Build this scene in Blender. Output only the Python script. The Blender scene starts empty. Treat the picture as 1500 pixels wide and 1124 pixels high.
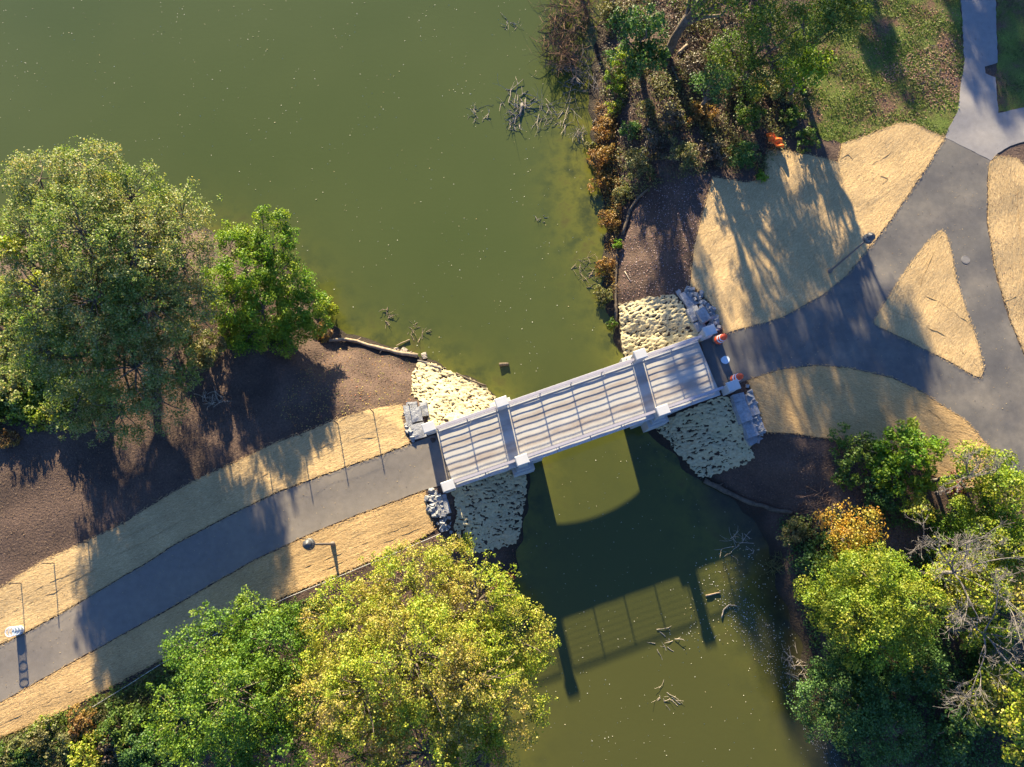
import bpy, bmesh, math, random
import numpy as np
from mathutils import Vector, Matrix
from mathutils.geometry import delaunay_2d_cdt
R = math.radians
rng = np.random.default_rng(7)
random.seed(7)
scn = bpy.context.scene
col = scn.collection

# ------------------------------------------------------------------ camera, sky, sun, exposure
F = 1040.0; TILT = R(12.5); HC = 50.0
cam = bpy.data.cameras.new('camera'); camo = bpy.data.objects.new('camera', cam); col.objects.link(camo)
camo.location = (0, 0, HC); camo.rotation_euler = (TILT, 0, 0)
cam.sensor_width = 36; cam.lens = F / 1500 * 36; cam.clip_end = 6000; cam.clip_start = 0.5
scn.camera = camo
SUN_AZ = 12.7; SUN_EL = 16.6
w = bpy.data.worlds.new('World'); scn.world = w; w.use_nodes = True
nt = w.node_tree; bg = nt.nodes['Background']
sky = nt.nodes.new('ShaderNodeTexSky'); sky.sky_type = 'NISHITA'; sky.sun_disc = False
sky.sun_elevation = R(SUN_EL); sky.sun_rotation = R(-SUN_AZ)
sky.air_density = 1.0; sky.dust_density = 0.3; sky.ozone_density = 3.0
tint = nt.nodes.new('ShaderNodeMix'); tint.data_type = 'RGBA'; tint.blend_type = 'MULTIPLY'; tint.inputs[0].default_value = 1.0
tint.inputs[7].default_value = (0.50, 0.66, 1.0, 1)          # clear deep blue autumn sky
nt.links.new(sky.outputs[0], tint.inputs[6]); nt.links.new(tint.outputs[2], bg.inputs[0]); bg.inputs[1].default_value = 0.083
sl = bpy.data.lights.new('sun', 'SUN'); sl.energy = 5.0; sl.angle = R(0.8); sl.color = (1.0, 0.87, 0.60)
so = bpy.data.objects.new('sun', sl); col.objects.link(so)
sdir = Vector((-math.sin(R(SUN_AZ)) * math.cos(R(SUN_EL)), math.cos(R(SUN_AZ)) * math.cos(R(SUN_EL)), math.sin(R(SUN_EL))))
so.rotation_euler = sdir.to_track_quat('Z', 'Y').to_euler(); so.location = (0, 40, 60)
scn.view_settings.view_transform = 'Standard'; scn.view_settings.look = 'None'
scn.view_settings.exposure = 2.3; scn.view_settings.gamma = 1

# ------------------------------------------------------------------ helpers
def P(px, py, z=0.0):
    a = (px - 750) / F; b = -(py - 562) / F
    d = (a, b * math.cos(TILT) + math.sin(TILT), b * math.sin(TILT) - math.cos(TILT))
    t = (z - HC) / d[2]
    return np.array([d[0] * t, d[1] * t])
SHORE_PX_E = [(835,-60),(885,0),(874,60),(866,120),(862,160),(868,200),(874,250),(886,300),(890,330),(884,370),(886,430),(896,480),(909,520),(925,560),(938,610),
    (958,640),(1000,684),(1038,712),(1078,738),(1108,768),(1126,812),(1140,862),(1165,922),(1182,982),(1207,1052),(1238,1124),(1290,1260)]
SHORE_PX_W = [(728,1260),(738,1124),(744,1050),(750,980),(754,900),(752,862),(760,805),(768,760),(774,722),(778,690),(768,650),(755,610),(727,580),(690,556),(655,541),
    (622,524),(600,516),(560,503),(508,490),(488,470),(465,440),(430,395),(360,350),(300,332),(200,322),(60,335),(-100,350),(-400,330)]
POLY = np.array([P(*q) for q in SHORE_PX_E] + [np.array(q) for q in [(32,-60),(60,-600),(-60,-600),(-8,-60)]] +
                [P(*q) for q in SHORE_PX_W] + [np.array(q) for q in [(-160,26),(-500,40),(-500,600),(160,600),(12,120),(1,62)]])
def inside(poly, x, y):
    r = np.zeros(x.shape, bool); n = len(poly)
    for i in range(n):
        x1, y1 = poly[i]; x2, y2 = poly[(i + 1) % n]
        c = ((y1 > y) != (y2 > y))
        with np.errstate(divide='ignore', invalid='ignore'):
            r ^= c & (x < (x2 - x1) * (y - y1) / (y2 - y1 + 1e-12) + x1)
    return r
def sdist(x, y, poly=POLY):                       # > 0 on land, < 0 over the water
    x = np.asarray(x, float); y = np.asarray(y, float)
    d = np.full(x.shape, 1e9); n = len(poly)
    for i in range(n):
        a = poly[i]; b = poly[(i + 1) % n]; e = b - a
        t = np.clip(((x - a[0]) * e[0] + (y - a[1]) * e[1]) / (e @ e), 0, 1)
        d = np.minimum(d, np.hypot(x - a[0] - t * e[0], y - a[1] - t * e[1]))
    return np.where(inside(poly, x, y), -d, d)
TOP = 3.05
def hz(x, y):
    x = np.asarray(x, float); y = np.asarray(y, float)
    d = sdist(x, y) + 0.12 * np.sin(x * 2.1 + 1.3 * np.sin(y * 1.7)) + 0.1 * np.sin(y * 3.1 + x)
    t = np.clip(d / 5.4, 0, 1); s = t * t * (3 - 2 * t)
    z = np.where(d > 0, TOP * (0.4 * t + 0.6 * s), np.maximum(d * 0.35, -2.5))
    n = 0.03 * np.sin(x * 1.1 + 0.7 * y) + 0.025 * np.sin(y * 1.7 - x * 0.6) + 0.02 * np.sin(x * 2.3 + 2)
    return z + n * np.clip(d / 2.0, 0, 1)
def vnoise(x, y, seed=0):
    xi = np.floor(x).astype(np.int64); yi = np.floor(y).astype(np.int64); fx = x - xi; fy = y - yi
    fx = fx * fx * (3 - 2 * fx); fy = fy * fy * (3 - 2 * fy)
    def hsh(a, b):
        h = (a * 374761393 + b * 668265263 + seed * 974634777) & 0x7fffffff
        h = ((h ^ (h >> 13)) * 1274126177) & 0x7fffffff; return ((h ^ (h >> 16)) & 0xffff) / 65535.0
    return (hsh(xi, yi) * (1 - fx) + hsh(xi + 1, yi) * fx) * (1 - fy) + (hsh(xi, yi + 1) * (1 - fx) + hsh(xi + 1, yi + 1) * fx) * fy
def h1(x, y): return float(hz(np.array([x]), np.array([y]))[0])
def G(px, py, dz=0.0):                            # where the ray of that pixel meets the terrain
    z = TOP
    for _ in range(8):
        p = P(px, py, z + dz); z = 0.5 * z + 0.5 * max(h1(*p), 0.0)
    p = P(px, py, z + dz)
    return np.array([p[0], p[1], z])
def tag(o, label=None, cat=None, group=None, kind=None):
    if label: o['label'] = label
    if cat: o['category'] = cat
    if group: o['group'] = group
    if kind: o['kind'] = kind
    return o
def empty(name, loc, rz=0.0, **k):
    o = bpy.data.objects.new(name, None); col.objects.link(o); o.location = loc; o.rotation_euler = (0, 0, rz)
    o.empty_display_size = 0.3
    return tag(o, **k)
def link(name, me, parent=None):
    o = bpy.data.objects.new(name, me); col.objects.link(o)
    if parent: o.parent = parent
    return o
def mesh_np(name, v, f, mat=None, parent=None, smooth=False):
    """v (n,3), f (m,k) all the same size"""
    v = np.asarray(v, np.float32); f = np.asarray(f, np.int32); m, k = f.shape
    me = bpy.data.meshes.new(name); me.vertices.add(len(v)); me.vertices.foreach_set('co', v.ravel())
    me.loops.add(m * k); me.loops.foreach_set('vertex_index', f.ravel())
    me.polygons.add(m); me.polygons.foreach_set('loop_start', np.arange(0, m * k, k, dtype=np.int32))
    if smooth: me.polygons.foreach_set('use_smooth', np.ones(m, bool))
    me.update(calc_edges=True)
    if mat: me.materials.append(mat)
    return link(name, me, parent)
class MB:
    def __init__(s): s.v = []; s.f = []
    def add(s, v, f):
        o = len(s.v); s.v += [tuple(map(float, q)) for q in v]; s.f += [tuple(int(i) + o for i in q) for q in f]; return s
    def box(s, c, d, rz=0.0, M=None, taper=1.0):
        x, y, z = [q / 2 for q in d]; vs = []
        for sx, sy, sz in ((-1,-1,-1),(1,-1,-1),(1,1,-1),(-1,1,-1),(-1,-1,1),(1,-1,1),(1,1,1),(-1,1,1)):
            k = taper if sz > 0 else 1.0
            p = Vector((sx * x * k, sy * y * k, sz * z))
            if M is not None: p = M @ p
            if rz: p = Matrix.Rotation(rz, 3, 'Z') @ p
            vs.append((p[0] + c[0], p[1] + c[1], p[2] + c[2]))
        return s.add(vs, [(0,3,2,1),(4,5,6,7),(0,1,5,4),(1,2,6,5),(2,3,7,6),(3,0,4,7)])
    def tube(s, pts, rad, n=6, cap=True):
        pts = [Vector(p) for p in pts]; vs = []; fs = []
        if not hasattr(rad, '__len__'): rad = [rad] * len(pts)
        for i, p in enumerate(pts):
            t = (pts[min(i + 1, len(pts) - 1)] - pts[max(i - 1, 0)])
            t = t.normalized() if t.length > 1e-9 else Vector((0, 0, 1))
            a = t.cross(Vector((0.123, 0.31, 0.94))); a = a.normalized() if a.length > 1e-4 else t.orthogonal().normalized()
            b = t.cross(a)
            for k in range(n):
                an = 2 * math.pi * k / n; vs.append(p + (a * math.cos(an) + b * math.sin(an)) * rad[i])
        for i in range(len(pts) - 1):
            for k in range(n):
                fs.append((i * n + k, i * n + (k + 1) % n, (i + 1) * n + (k + 1) % n, (i + 1) * n + k))
        if cap: fs.append(tuple(range(n))[::-1]); fs.append(tuple((len(pts) - 1) * n + k for k in range(n)))
        return s.add(vs, fs)
    def lathe(s, c, prof, n=20, M=None):          # prof [(r, z)...]
        vs = []; fs = []
        for r, z in prof:
            for k in range(n):
                an = 2 * math.pi * k / n; p = Vector((r * math.cos(an), r * math.sin(an), z))
                if M is not None: p = M @ p
                vs.append((p[0] + c[0], p[1] + c[1], p[2] + c[2]))
        for i in range(len(prof) - 1):
            for k in range(n): fs.append((i * n + k, i * n + (k + 1) % n, (i + 1) * n + (k + 1) % n, (i + 1) * n + k))
        return s.add(vs, fs)
    def build(s, name, mat, parent=None, smooth=False, bevel=0.0):
        me = bpy.data.meshes.new(name); me.from_pydata(s.v, [], s.f); me.materials.append(mat)
        if smooth: me.polygons.foreach_set('use_smooth', [True] * len(me.polygons))
        me.update(); o = link(name, me, parent)
        if bevel:
            m = o.modifiers.new('bevel', 'BEVEL'); m.width = bevel; m.segments = 2; m.limit_method = 'ANGLE'
        return o

# ------------------------------------------------------------------ materials
class N:
    def __init__(s, name):
        s.m = bpy.data.materials.new(name); s.m.use_nodes = True; s.t = s.m.node_tree
        s.p = s.t.nodes['Principled BSDF']; s.out = s.t.nodes['Material Output']
    def n(s, ty, **k):
        o = s.t.nodes.new('ShaderNode' + ty)
        for a, b in k.items(): setattr(o, a, b)
        return o
    def l(s, a, b): s.t.links.new(a, b)
    def coord(s, scale=(1,1,1), rot=0.0, out='Object'):
        c = s.n('TexCoord'); m = s.n('Mapping'); m.inputs['Scale'].default_value = scale; m.inputs['Rotation'].default_value = (0, 0, rot)
        s.l(c.outputs[out], m.inputs[0]); return m.outputs[0]
    def rot_scale(s, rot, scale):
        a = s.coord((1,1,1), -rot); m = s.n('Mapping'); m.inputs['Scale'].default_value = scale; s.l(a, m.inputs[0]); return m.outputs[0]
    def noise(s, vec, scale, detail=4, rough=0.55, dist=0.0):
        o = s.n('TexNoise'); o.inputs['Scale'].default_value = scale; o.inputs['Detail'].default_value = detail
        o.inputs['Roughness'].default_value = rough; o.inputs['Distortion'].default_value = dist
        if vec is not None: s.l(vec, o.inputs['Vector'])
        return o.outputs['Fac']
    def ramp(s, fac, stops):
        o = s.n('ValToRGB'); e = o.color_ramp.elements
        while len(e) < len(stops): e.new(0.5)
        for i, (p, c) in enumerate(stops):
            e[i].position = p; e[i].color = (*c, 1) if len(c) == 3 else c
        s.l(fac, o.inputs[0]); return o.outputs[0]
    def mix(s, fac, a, b, mode='MIX'):
        o = s.n('Mix', data_type='RGBA', blend_type=mode)
        for sock, v in ((o.inputs[0], fac), (o.inputs[6], a), (o.inputs[7], b)):
            if isinstance(v, (int, float)): sock.default_value = v
            elif isinstance(v, tuple): sock.default_value = (*v, 1)
            else: s.l(v, sock)
        return o.outputs[2]
    def bump(s, h, dist=0.02, strength=1.0):
        b = s.n('Bump'); b.inputs['Distance'].default_value = dist; b.inputs['Strength'].default_value = strength
        s.l(h, b.inputs['Height']); s.l(b.outputs[0], s.p.inputs['Normal']); return b
    def fin(s, color, rough=0.9, spec=0.3):
        if isinstance(color, tuple): s.p.inputs['Base Color'].default_value = (*color, 1)
        else: s.l(color, s.p.inputs['Base Color'])
        s.p.inputs['Roughness'].default_value = rough; s.p.inputs['Specular IOR Level'].default_value = spec
        return s.m
def g(v): return (v, v, v)
def m_plain(name, c, rough=0.6, spec=0.4, var=0.15, scale=6, metal=0.0, bump=0.0):
    a = N(name); f = a.noise(a.coord(), scale, 5)
    lo = tuple(q * (1 - var) for q in c); hi = tuple(min(1, q * (1 + var)) for q in c)
    cc = a.ramp(f, [(0.3, lo), (0.7, hi)]); a.p.inputs['Metallic'].default_value = metal
    if bump: a.bump(a.noise(a.coord(), scale * 6, 4), bump)
    return a.fin(cc, rough, spec)
def m_soil():
    a = N('soil'); c = a.coord()
    big = a.ramp(a.noise(c, 0.35, 5), [(0.35, (0.062,0.040,0.029)), (0.65, (0.11,0.07,0.05))])
    fine = a.ramp(a.noise(c, 9, 6, 0.7), [(0.3, g(0.55)), (0.7, g(1.35))])
    cc = a.mix(1.0, big, fine, 'MULTIPLY')
    stones = a.ramp(a.noise(c, 22, 2), [(0.70, g(0)), (0.76, g(1))])
    cc = a.mix(stones, cc, (0.17,0.12,0.085))
    at = a.n('Attribute', attribute_name='wet')
    wet = a.mix(at.outputs['Fac'], cc, (0.030,0.024,0.016))
    a.bump(a.noise(c, 7, 8, 0.7), 0.16, 0.9)
    return a.fin(wet, 0.95, 0.2)
def m_straw(name, ang, tint=(1,1,1), seed=0.0):
    a = N(name)
    st = a.rot_scale(ang, (5.0, 34.0, 20.0)); st2 = a.rot_scale(ang + 0.5, (9.0, 40.0, 20.0)); c = a.coord()
    f1 = a.noise(st, 1.0, 5, 0.65, 0.8); f2 = a.noise(st2, 1.0, 4, 0.6, 1.0)
    cc = a.ramp(f1, [(0.30, (0.21,0.125,0.052)), (0.5, (0.42,0.278,0.125)), (0.68, (0.68,0.49,0.25))])
    cc = a.mix(0.35, cc, a.ramp(f2, [(0.3, (0.27,0.17,0.075)), (0.7, (0.57,0.40,0.2))]))
    cc = a.mix(1.0, cc, a.ramp(a.noise(c, 0.55, 4), [(0.3, g(0.86)), (0.7, g(1.1))]), 'MULTIPLY')
    v = a.n('TexVoronoi'); v.inputs['Scale'].default_value = 2.6; a.l(a.rot_scale(ang, (1.0, 1.7, 1.0)), v.inputs['Vector'])
    spot = a.ramp(v.outputs['Distance'], [(0.07, g(1)), (0.12, g(0))])
    gate = a.ramp(a.noise(c, 1.3, 3), [(0.5, g(0)), (0.6, g(0.75))])
    cc = a.mix(a.mix(1.0, spot, gate, 'MULTIPLY'), cc, (0.10,0.06,0.03))
    cc = a.mix(1.0, cc, tint, 'MULTIPLY')
    mx = a.n('Math', operation='ADD'); a.l(f1, mx.inputs[0]); a.l(a.noise(a.rot_scale(ang, (0.9,3.0,2.0)), 1.6, 4), mx.inputs[1])
    a.bump(mx.outputs[0], 0.075, 1.0)
    return a.fin(cc, 0.95, 0.15)
def m_asphalt(name, base, dust, dustiness=0.5):
    a = N(name); c = a.coord()
    f = a.ramp(a.noise(c, 60, 3, 0.7), [(0.3, tuple(q * 0.8 for q in base)), (0.7, tuple(q * 1.2 for q in base))])
    d = a.ramp(a.noise(c, 0.42, 6, 0.62), [(0.45, g(0)), (0.75, g(dustiness))])
    cc = a.mix(d, f, dust)
    cc = a.mix(1.0, cc, a.ramp(a.noise(c, 2.3, 5), [(0.3, g(0.9)), (0.7, g(1.08))]), 'MULTIPLY')
    sp = a.ramp(a.noise(c, 3.0, 2, 0.4), [(0.72, g(0)), (0.78, g(0.5))]); cc = a.mix(sp, cc, tuple(q * 0.6 for q in base))
    a.bump(a.noise(c, 45, 3, 0.7), 0.008, 0.6)
    return a.fin(cc, 0.85, 0.3)
def m_water():
    a = N('pond_water'); c = a.coord()
    at = a.n('Attribute', attribute_name='shallow')
    n1 = a.noise(c, 0.05, 3)
    deep = a.ramp(n1, [(0.35, (0.048,0.061,0.014)), (0.65, (0.056,0.068,0.017))])
    low = a.ramp(n1, [(0.35, (0.049,0.050,0.011)), (0.65, (0.056,0.056,0.013))])
    sx = a.n('SeparateXYZ'); a.l(c, sx.inputs[0]); mr = a.n('MapRange'); a.l(sx.outputs['Y'], mr.inputs[0])
    mr.inputs[1].default_value = 22; mr.inputs[2].default_value = -8; deep = a.mix(mr.outputs[0], deep, low)
    mud = a.ramp(a.noise(c, 0.6, 6, 0.65), [(0.35, (0.036,0.042,0.012)), (0.55, (0.10,0.098,0.015)), (0.75, (0.07,0.045,0.016))])
    cc = a.mix(at.outputs['Fac'], deep, mud)
    am = a.n('Attribute', attribute_name='muddy'); silt = a.ramp(a.noise(c, 0.9, 6, 0.7), [(0.35, (0.022,0.020,0.013)), (0.6, (0.045,0.040,0.018)), (0.8, (0.065,0.05,0.03))])
    cc = a.mix(am.outputs['Fac'], cc, silt)
    a.bump(a.noise(a.coord((1.0, 1.6, 1)), 1.6, 4, 0.6), 0.012, 0.25)
    a.p.inputs['IOR'].default_value = 1.33
    return a.fin(cc, 0.12, 0.5)
def m_leaf(name, stops, patch=None, pscale=0.5, trans=0.36, rough=0.55):
    """stops: colours chosen leaf by leaf; patch: a second set for whole twigs of the crown"""
    a = N(name); gm = a.n('NewGeometry')
    r = gm.outputs['Random Per Island']
    n = len(stops); cc = a.ramp(r, [(i / max(1, n - 1), q) for i, q in enumerate(stops)])
    if patch:
        n2 = len(patch); c2 = a.ramp(r, [(i / max(1, n2 - 1), q) for i, q in enumerate(patch)])
        cc = a.mix(a.ramp(a.noise(a.coord(), pscale, 3), [(0.42, g(0)), (0.60, g(1))]), cc, c2)
    a.fin(cc, rough, 0.35)
    tr = a.n('BsdfTranslucent'); a.l(a.mix(1.0, cc, (1.0,1.0,0.55), 'MULTIPLY'), tr.inputs[0])
    ms = a.n('MixShader'); ms.inputs[0].default_value = trans
    a.l(a.p.outputs[0], ms.inputs[1]); a.l(tr.outputs[0], ms.inputs[2]); a.l(ms.outputs[0], a.out.inputs[0])
    return a.m
def m_concrete(name, c, stain=(0.3,0.27,0.23), amt=0.35):
    a = N(name); k = a.coord()
    f = a.ramp(a.noise(k, 1.1, 7, 0.65), [(0.3, tuple(q * 0.9 for q in c)), (0.7, tuple(q * 1.06 for q in c))])
    f = a.mix(a.ramp(a.noise(k, 0.8, 5), [(0.5, g(0)), (0.8, g(amt))]), f, stain)
    a.bump(a.noise(k, 30, 4, 0.7), 0.006, 0.6)
    return a.fin(f, 0.85, 0.3)
def m_deck():
    a = N('deck_concrete'); k = a.coord()
    f = a.ramp(a.noise(k, 1.3, 7, 0.65), [(0.3, (0.325,0.298,0.252)), (0.7, (0.385,0.358,0.31))])
    sp = a.n('SeparateXYZ'); a.l(k, sp.inputs[0])
    # muddy wheel tracks along the deck
    tr = None
    for v0 in (0.62, -0.85):
        d = a.n('Math', operation='SUBTRACT'); a.l(sp.outputs['Y'], d.inputs[0]); d.inputs[1].default_value = v0
        ab = a.n('Math', operation='ABSOLUTE'); a.l(d.outputs[0], ab.inputs[0])
        q = a.ramp(ab.outputs[0], [(0.22, g(1)), (0.48, g(0))])
        tr = q if tr is None else a.mix(1.0, tr, q, 'ADD')
    pat = a.ramp(a.noise(a.coord((0.5,2.0,1)), 1.4, 6, 0.7), [(0.36, g(0.3)), (0.6, g(0.95))])
    f = a.mix(a.mix(1.0, tr, pat, 'MULTIPLY'), f, (0.26,0.21,0.165))
    st = a.ramp(a.noise(k, 4.5, 3), [(0.72, g(0)), (0.8, g(0.6))]); f = a.mix(st, f, (0.26,0.2,0.155))
    a.bump(a.noise(k, 30, 4, 0.7), 0.006, 0.6)
    return a.fin(f, 0.85, 0.3)
def m_coir():
    a = N('coir_netting'); k = a.coord()
    f = a.ramp(a.noise(k, 5.0, 6, 0.7), [(0.3, (0.33,0.255,0.135)), (0.55, (0.44,0.36,0.205)), (0.75, (0.53,0.45,0.285))])
    gr = a.ramp(a.noise(k, 0.9, 4), [(0.52, g(0)), (0.75, g(0.35))]); f = a.mix(gr, f, (0.30,0.29,0.14))
    a.bump(a.noise(a.rot_scale(R(-20), (14, 30, 14)), 1.0, 4, 0.7), 0.05, 0.8)
    return a.fin(f, 0.95, 0.15)
def m_stone(name, c):
    a = N(name); k = a.coord()
    f = a.ramp(a.noise(k, 4.5, 7, 0.7), [(0.28, tuple(q * 0.6 for q in c)), (0.5, c), (0.75, tuple(min(1, q * 1.35) for q in c))])
    a.bump(a.noise(k, 11, 6, 0.7), 0.06, 1.0)
    return a.fin(f, 0.9, 0.25)
M = {}
M['soil'] = m_soil(); M['water'] = m_water()
M['asphalt'] = m_asphalt('asphalt', (0.145,0.122,0.098), (0.23,0.18,0.125), 0.4)
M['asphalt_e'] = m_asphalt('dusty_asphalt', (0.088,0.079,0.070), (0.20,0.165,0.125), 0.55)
M['old_conc'] = m_asphalt('old_concrete', (0.175,0.16,0.15), (0.25,0.22,0.19), 0.6)
M['concrete'] = m_concrete('pale_concrete', (0.385,0.375,0.36), amt=0.25)
M['conc_wall'] = m_concrete('wall_concrete', (0.39,0.375,0.35), amt=0.5)
M['deck'] = m_deck(); M['coir'] = m_coir()
M['rail'] = m_plain('grey_rail_paint', (0.30,0.27,0.275), 0.45, 0.5, 0.08)
M['stone'] = m_stone('granite', (0.25,0.245,0.24)); M['rubble'] = m_stone('rubble_stone', (0.26,0.25,0.235))
M['rock'] = m_stone('field_rock', (0.33,0.27,0.2))
M['bark'] = m_plain('bark', (0.13,0.10,0.075), 0.95, 0.1, 0.4, 5, bump=0.03)
M['deadwood'] = m_plain('weathered_wood', (0.15,0.13,0.112), 0.9, 0.15, 0.3, 4, bump=0.02)
M['drift'] = m_plain('driftwood', (0.27,0.20,0.13), 0.9, 0.15, 0.35, 5, bump=0.02)
M['darkwood'] = m_plain('dark_wet_wood', (0.10,0.075,0.05), 0.85, 0.2, 0.35, 4, bump=0.02)
M['twig'] = m_plain('dry_twigs', (0.33,0.27,0.20), 0.9, 0.15, 0.35, 3)
M['brush'] = m_plain('brown_brush', (0.17,0.10,0.06), 0.9, 0.15, 0.4, 3)
M['lamp'] = m_plain('dark_lamp_paint', (0.055,0.05,0.048), 0.5, 0.4, 0.1)
M['pole'] = m_plain('lamp_pole_paint', (0.15,0.125,0.105), 0.6, 0.3, 0.1)
a = N('lantern_glass'); a.p.inputs['Transmission Weight'].default_value = 0.75; M['glass'] = a.fin((0.45,0.47,0.48), 0.2, 0.5)
M['steel'] = m_plain('galvanized_wire', (0.30,0.30,0.31), 0.4, 0.5, 0.1)
M['post'] = m_plain('fence_post_steel', (0.10,0.075,0.055), 0.7, 0.3, 0.2)
M['binw'] = m_plain('white_bin_paint', (0.62,0.64,0.66), 0.45, 0.5, 0.05)
M['binb'] = m_plain('blue_bin_liner', (0.22,0.38,0.47), 0.5, 0.4, 0.1)
M['orange'] = m_plain('orange_plastic', (0.72,0.085,0.02), 0.5, 0.4, 0.08)
M['white'] = m_plain('white_reflective_band', (0.75,0.72,0.70), 0.4, 0.4, 0.05)
M['rubber'] = m_plain('black_rubber', (0.05,0.05,0.05), 0.8, 0.3, 0.1)
M['tarp'] = m_plain('orange_fabric', (0.85,0.15,0.02), 0.7, 0.2, 0.15, 4)
M['cover'] = m_plain('pale_cover_paint', (0.50,0.55,0.56), 0.6, 0.3, 0.08)
M['iron'] = m_plain('cover_iron', (0.15,0.135,0.12), 0.7, 0.3, 0.1)
M['rope'] = m_plain('pale_rope', (0.45,0.42,0.36), 0.8, 0.2, 0.1)
M['seam'] = m_straw('straw_seam', 0.3, (0.8,0.78,0.74))

# ------------------------------------------------------------------ terrain and water
def axis(lo, hi, step, far):
    a = list(np.arange(lo, hi + 1e-6, step)); s = step; x = a[0]; left = []
    while x > -far: s *= 1.35; x -= s; left.append(x)
    s = step; x = a[-1]; right = []
    while x < far: s *= 1.35; x += s; right.append(x)
    return np.array(left[::-1] + a + right)
def grid(xs, ys):
    X, Y = np.meshgrid(xs, ys); nx, ny = len(xs), len(ys)
    i = np.arange(nx * ny).reshape(ny, nx)
    f = np.stack([i[:-1,:-1], i[:-1,1:], i[1:,1:], i[1:,:-1]], -1).reshape(-1, 4)
    return X.ravel(), Y.ravel(), f
X, Y, f = grid(axis(-46, 46, 0.28, 3000), axis(-18, 52, 0.28, 3000))
Z = hz(X, Y)
o = mesh_np('ground', np.stack([X, Y, Z], 1), f, M['soil'], smooth=True)
at = o.data.attributes.new('wet', 'FLOAT', 'POINT'); at.data.foreach_set('value', np.clip(1 - Z / 0.45, 0, 1).astype(np.float32))
tag(o, 'bare dark brown soil banks around the pond', 'ground', kind='structure')
X, Y, f = grid(axis(-46, 46, 0.5, 2500), axis(-18, 52, 0.5, 2500))
d = -sdist(X, Y)
o = mesh_np('water', np.stack([X, Y, X * 0], 1), f, M['water'], smooth=True)
sh = np.exp(-np.clip(d, 0, 50) / 1.3) * 0.95
se = np.exp(-((X - 15.5) / 5.0) ** 2 - ((Y + 2.0) / 6.0) ** 2) * 0.8; sh = np.clip(sh + se * np.clip(1 - (d - 1) / 6, 0, 1), 0, 1)
ne = np.exp(-((X - 5.0) / 2.6) ** 2 - ((Y - 27.0) / 6.5) ** 2) * 0.75; sh = np.clip(sh + ne, 0, 1)
at = o.data.attributes.new('shallow', 'FLOAT', 'POINT'); at.data.foreach_set('value', sh.astype(np.float32))
mu = np.clip(1.15 - d / 3.4, 0, 1) ** 1.3 * np.clip((X - 12.0) / 2.0, 0, 1) * np.clip((7.0 - Y) / 4.0, 0, 1) * 0.95
at = o.data.attributes.new('muddy', 'FLOAT', 'POINT'); at.data.foreach_set('value', mu.astype(np.float32))
tag(o, 'murky olive green pond water passing under the footbridge', 'water', kind='structure')

# ------------------------------------------------------------------ draped sheets (path, mats, lawn)
def dens(poly, step, jit):
    out = []
    for i in range(len(poly)):
        a = np.array(poly[i][:2], float); b = np.array(poly[(i + 1) % len(poly)][:2], float); L = np.linalg.norm(b - a)
        k = max(1, int(L / step)); nrm = np.array([-(b - a)[1], (b - a)[0]]) / max(L, 1e-9)
        for j in range(k):
            out.append(a + (b - a) * j / k + (nrm * rng.normal(0, jit) if j else 0))
    return np.array(out)
def chaikin(p, closed=True, it=1):
    for _ in range(it):
        q = []
        for i in range(len(p)):
            a = np.array(p[i]); b = np.array(p[(i + 1) % len(p)]); q += [a * 0.8 + b * 0.2, a * 0.2 + b * 0.8]
        p = q
    return p
def sheet(name, poly, dz, mat, spacing=0.45, jit=0.02, thick=0.08, step=0.3, zf=None):
    B = dens(poly, step, jit); nb = len(B)
    lo = B.min(0); hi = B.max(0)
    gx, gy = np.meshgrid(np.arange(lo[0], hi[0], spacing), np.arange(lo[1], hi[1], spacing))
    q = np.stack([gx.ravel(), gy.ravel()], 1) + rng.uniform(-0.25, 0.25, (gx.size, 2)) * spacing
    q = q[inside(B, q[:,0], q[:,1])]
    if len(q): q = q[np.abs(sdist(q[:,0], q[:,1], B)) > spacing * 0.4]
    pts = [Vector(p) for p in B] + [Vector(p) for p in q]
    r = delaunay_2d_cdt(pts, [], [list(range(nb))], 1, 1e-5)
    v = np.array([tuple(p) for p in r[0]]); f = np.array([t for t in r[2] if len(t) == 3])
    z = hz(v[:,0], v[:,1]) + dz
    if zf is not None: z = z + zf(v[:,0], v[:,1], np.abs(sdist(v[:,0], v[:,1], B)))
    V = np.column_stack([v, z]); n = len(V)
    # skirt along the free edges
    e = {}
    for t in f:
        for i in range(3):
            a, b = int(t[i]), int(t[(i + 1) % 3]); e[(a, b)] = e.get((a, b), 0) + 1
    bd = [(a, b) for (a, b) in e if (b, a) not in e]
    idx = {}; low = []
    for a, b in bd:
        for k in (a, b):
            if k not in idx: idx[k] = n + len(low); low += [(V[k,0], V[k,1], V[k,2] - thick), tuple(V[k])]
    tri = [tuple(t) for t in f]
    for a, b in bd: tri += [(idx[b] + 1, idx[a] + 1, idx[a]), (idx[b] + 1, idx[a], idx[b])]
    V = np.vstack([V, low]) if low else V
    return mesh_np(name, V, np.array(tri), mat, smooth=True)
def GP(l): return [G(*q)[:2] for q in l]
PATH_TOP = [(-160,1010),(0,946),(36,929),(112,887),(132,874),(224,820),(252,801),(336,756),(405,723),(507,685),(560,667),(608,648),(652,633)]
PATH_BOT = [(664,706),(621,718),(587,731),(528,752),(461,779),(372,820),(238,897),(118,963),(53,999),(0,1029),(-160,1120)]
o = sheet('path', GP(PATH_TOP + PATH_BOT), 0.03, M['asphalt'], 0.5, 0.015)
tag(o, 'grey asphalt footpath climbing from the lower left corner to the bridge', 'path', kind='structure')
NEEDGE = [(1061,489),(1071,486),(1145,465),(1205,432),(1240,403),(1288,344),(1328,288),(1384,202)]
SEEDGE = [(1470,676),(1416,617),(1350,574),(1305,553),(1242,539),(1194,535),(1140,542),(1095,557)]
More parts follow.
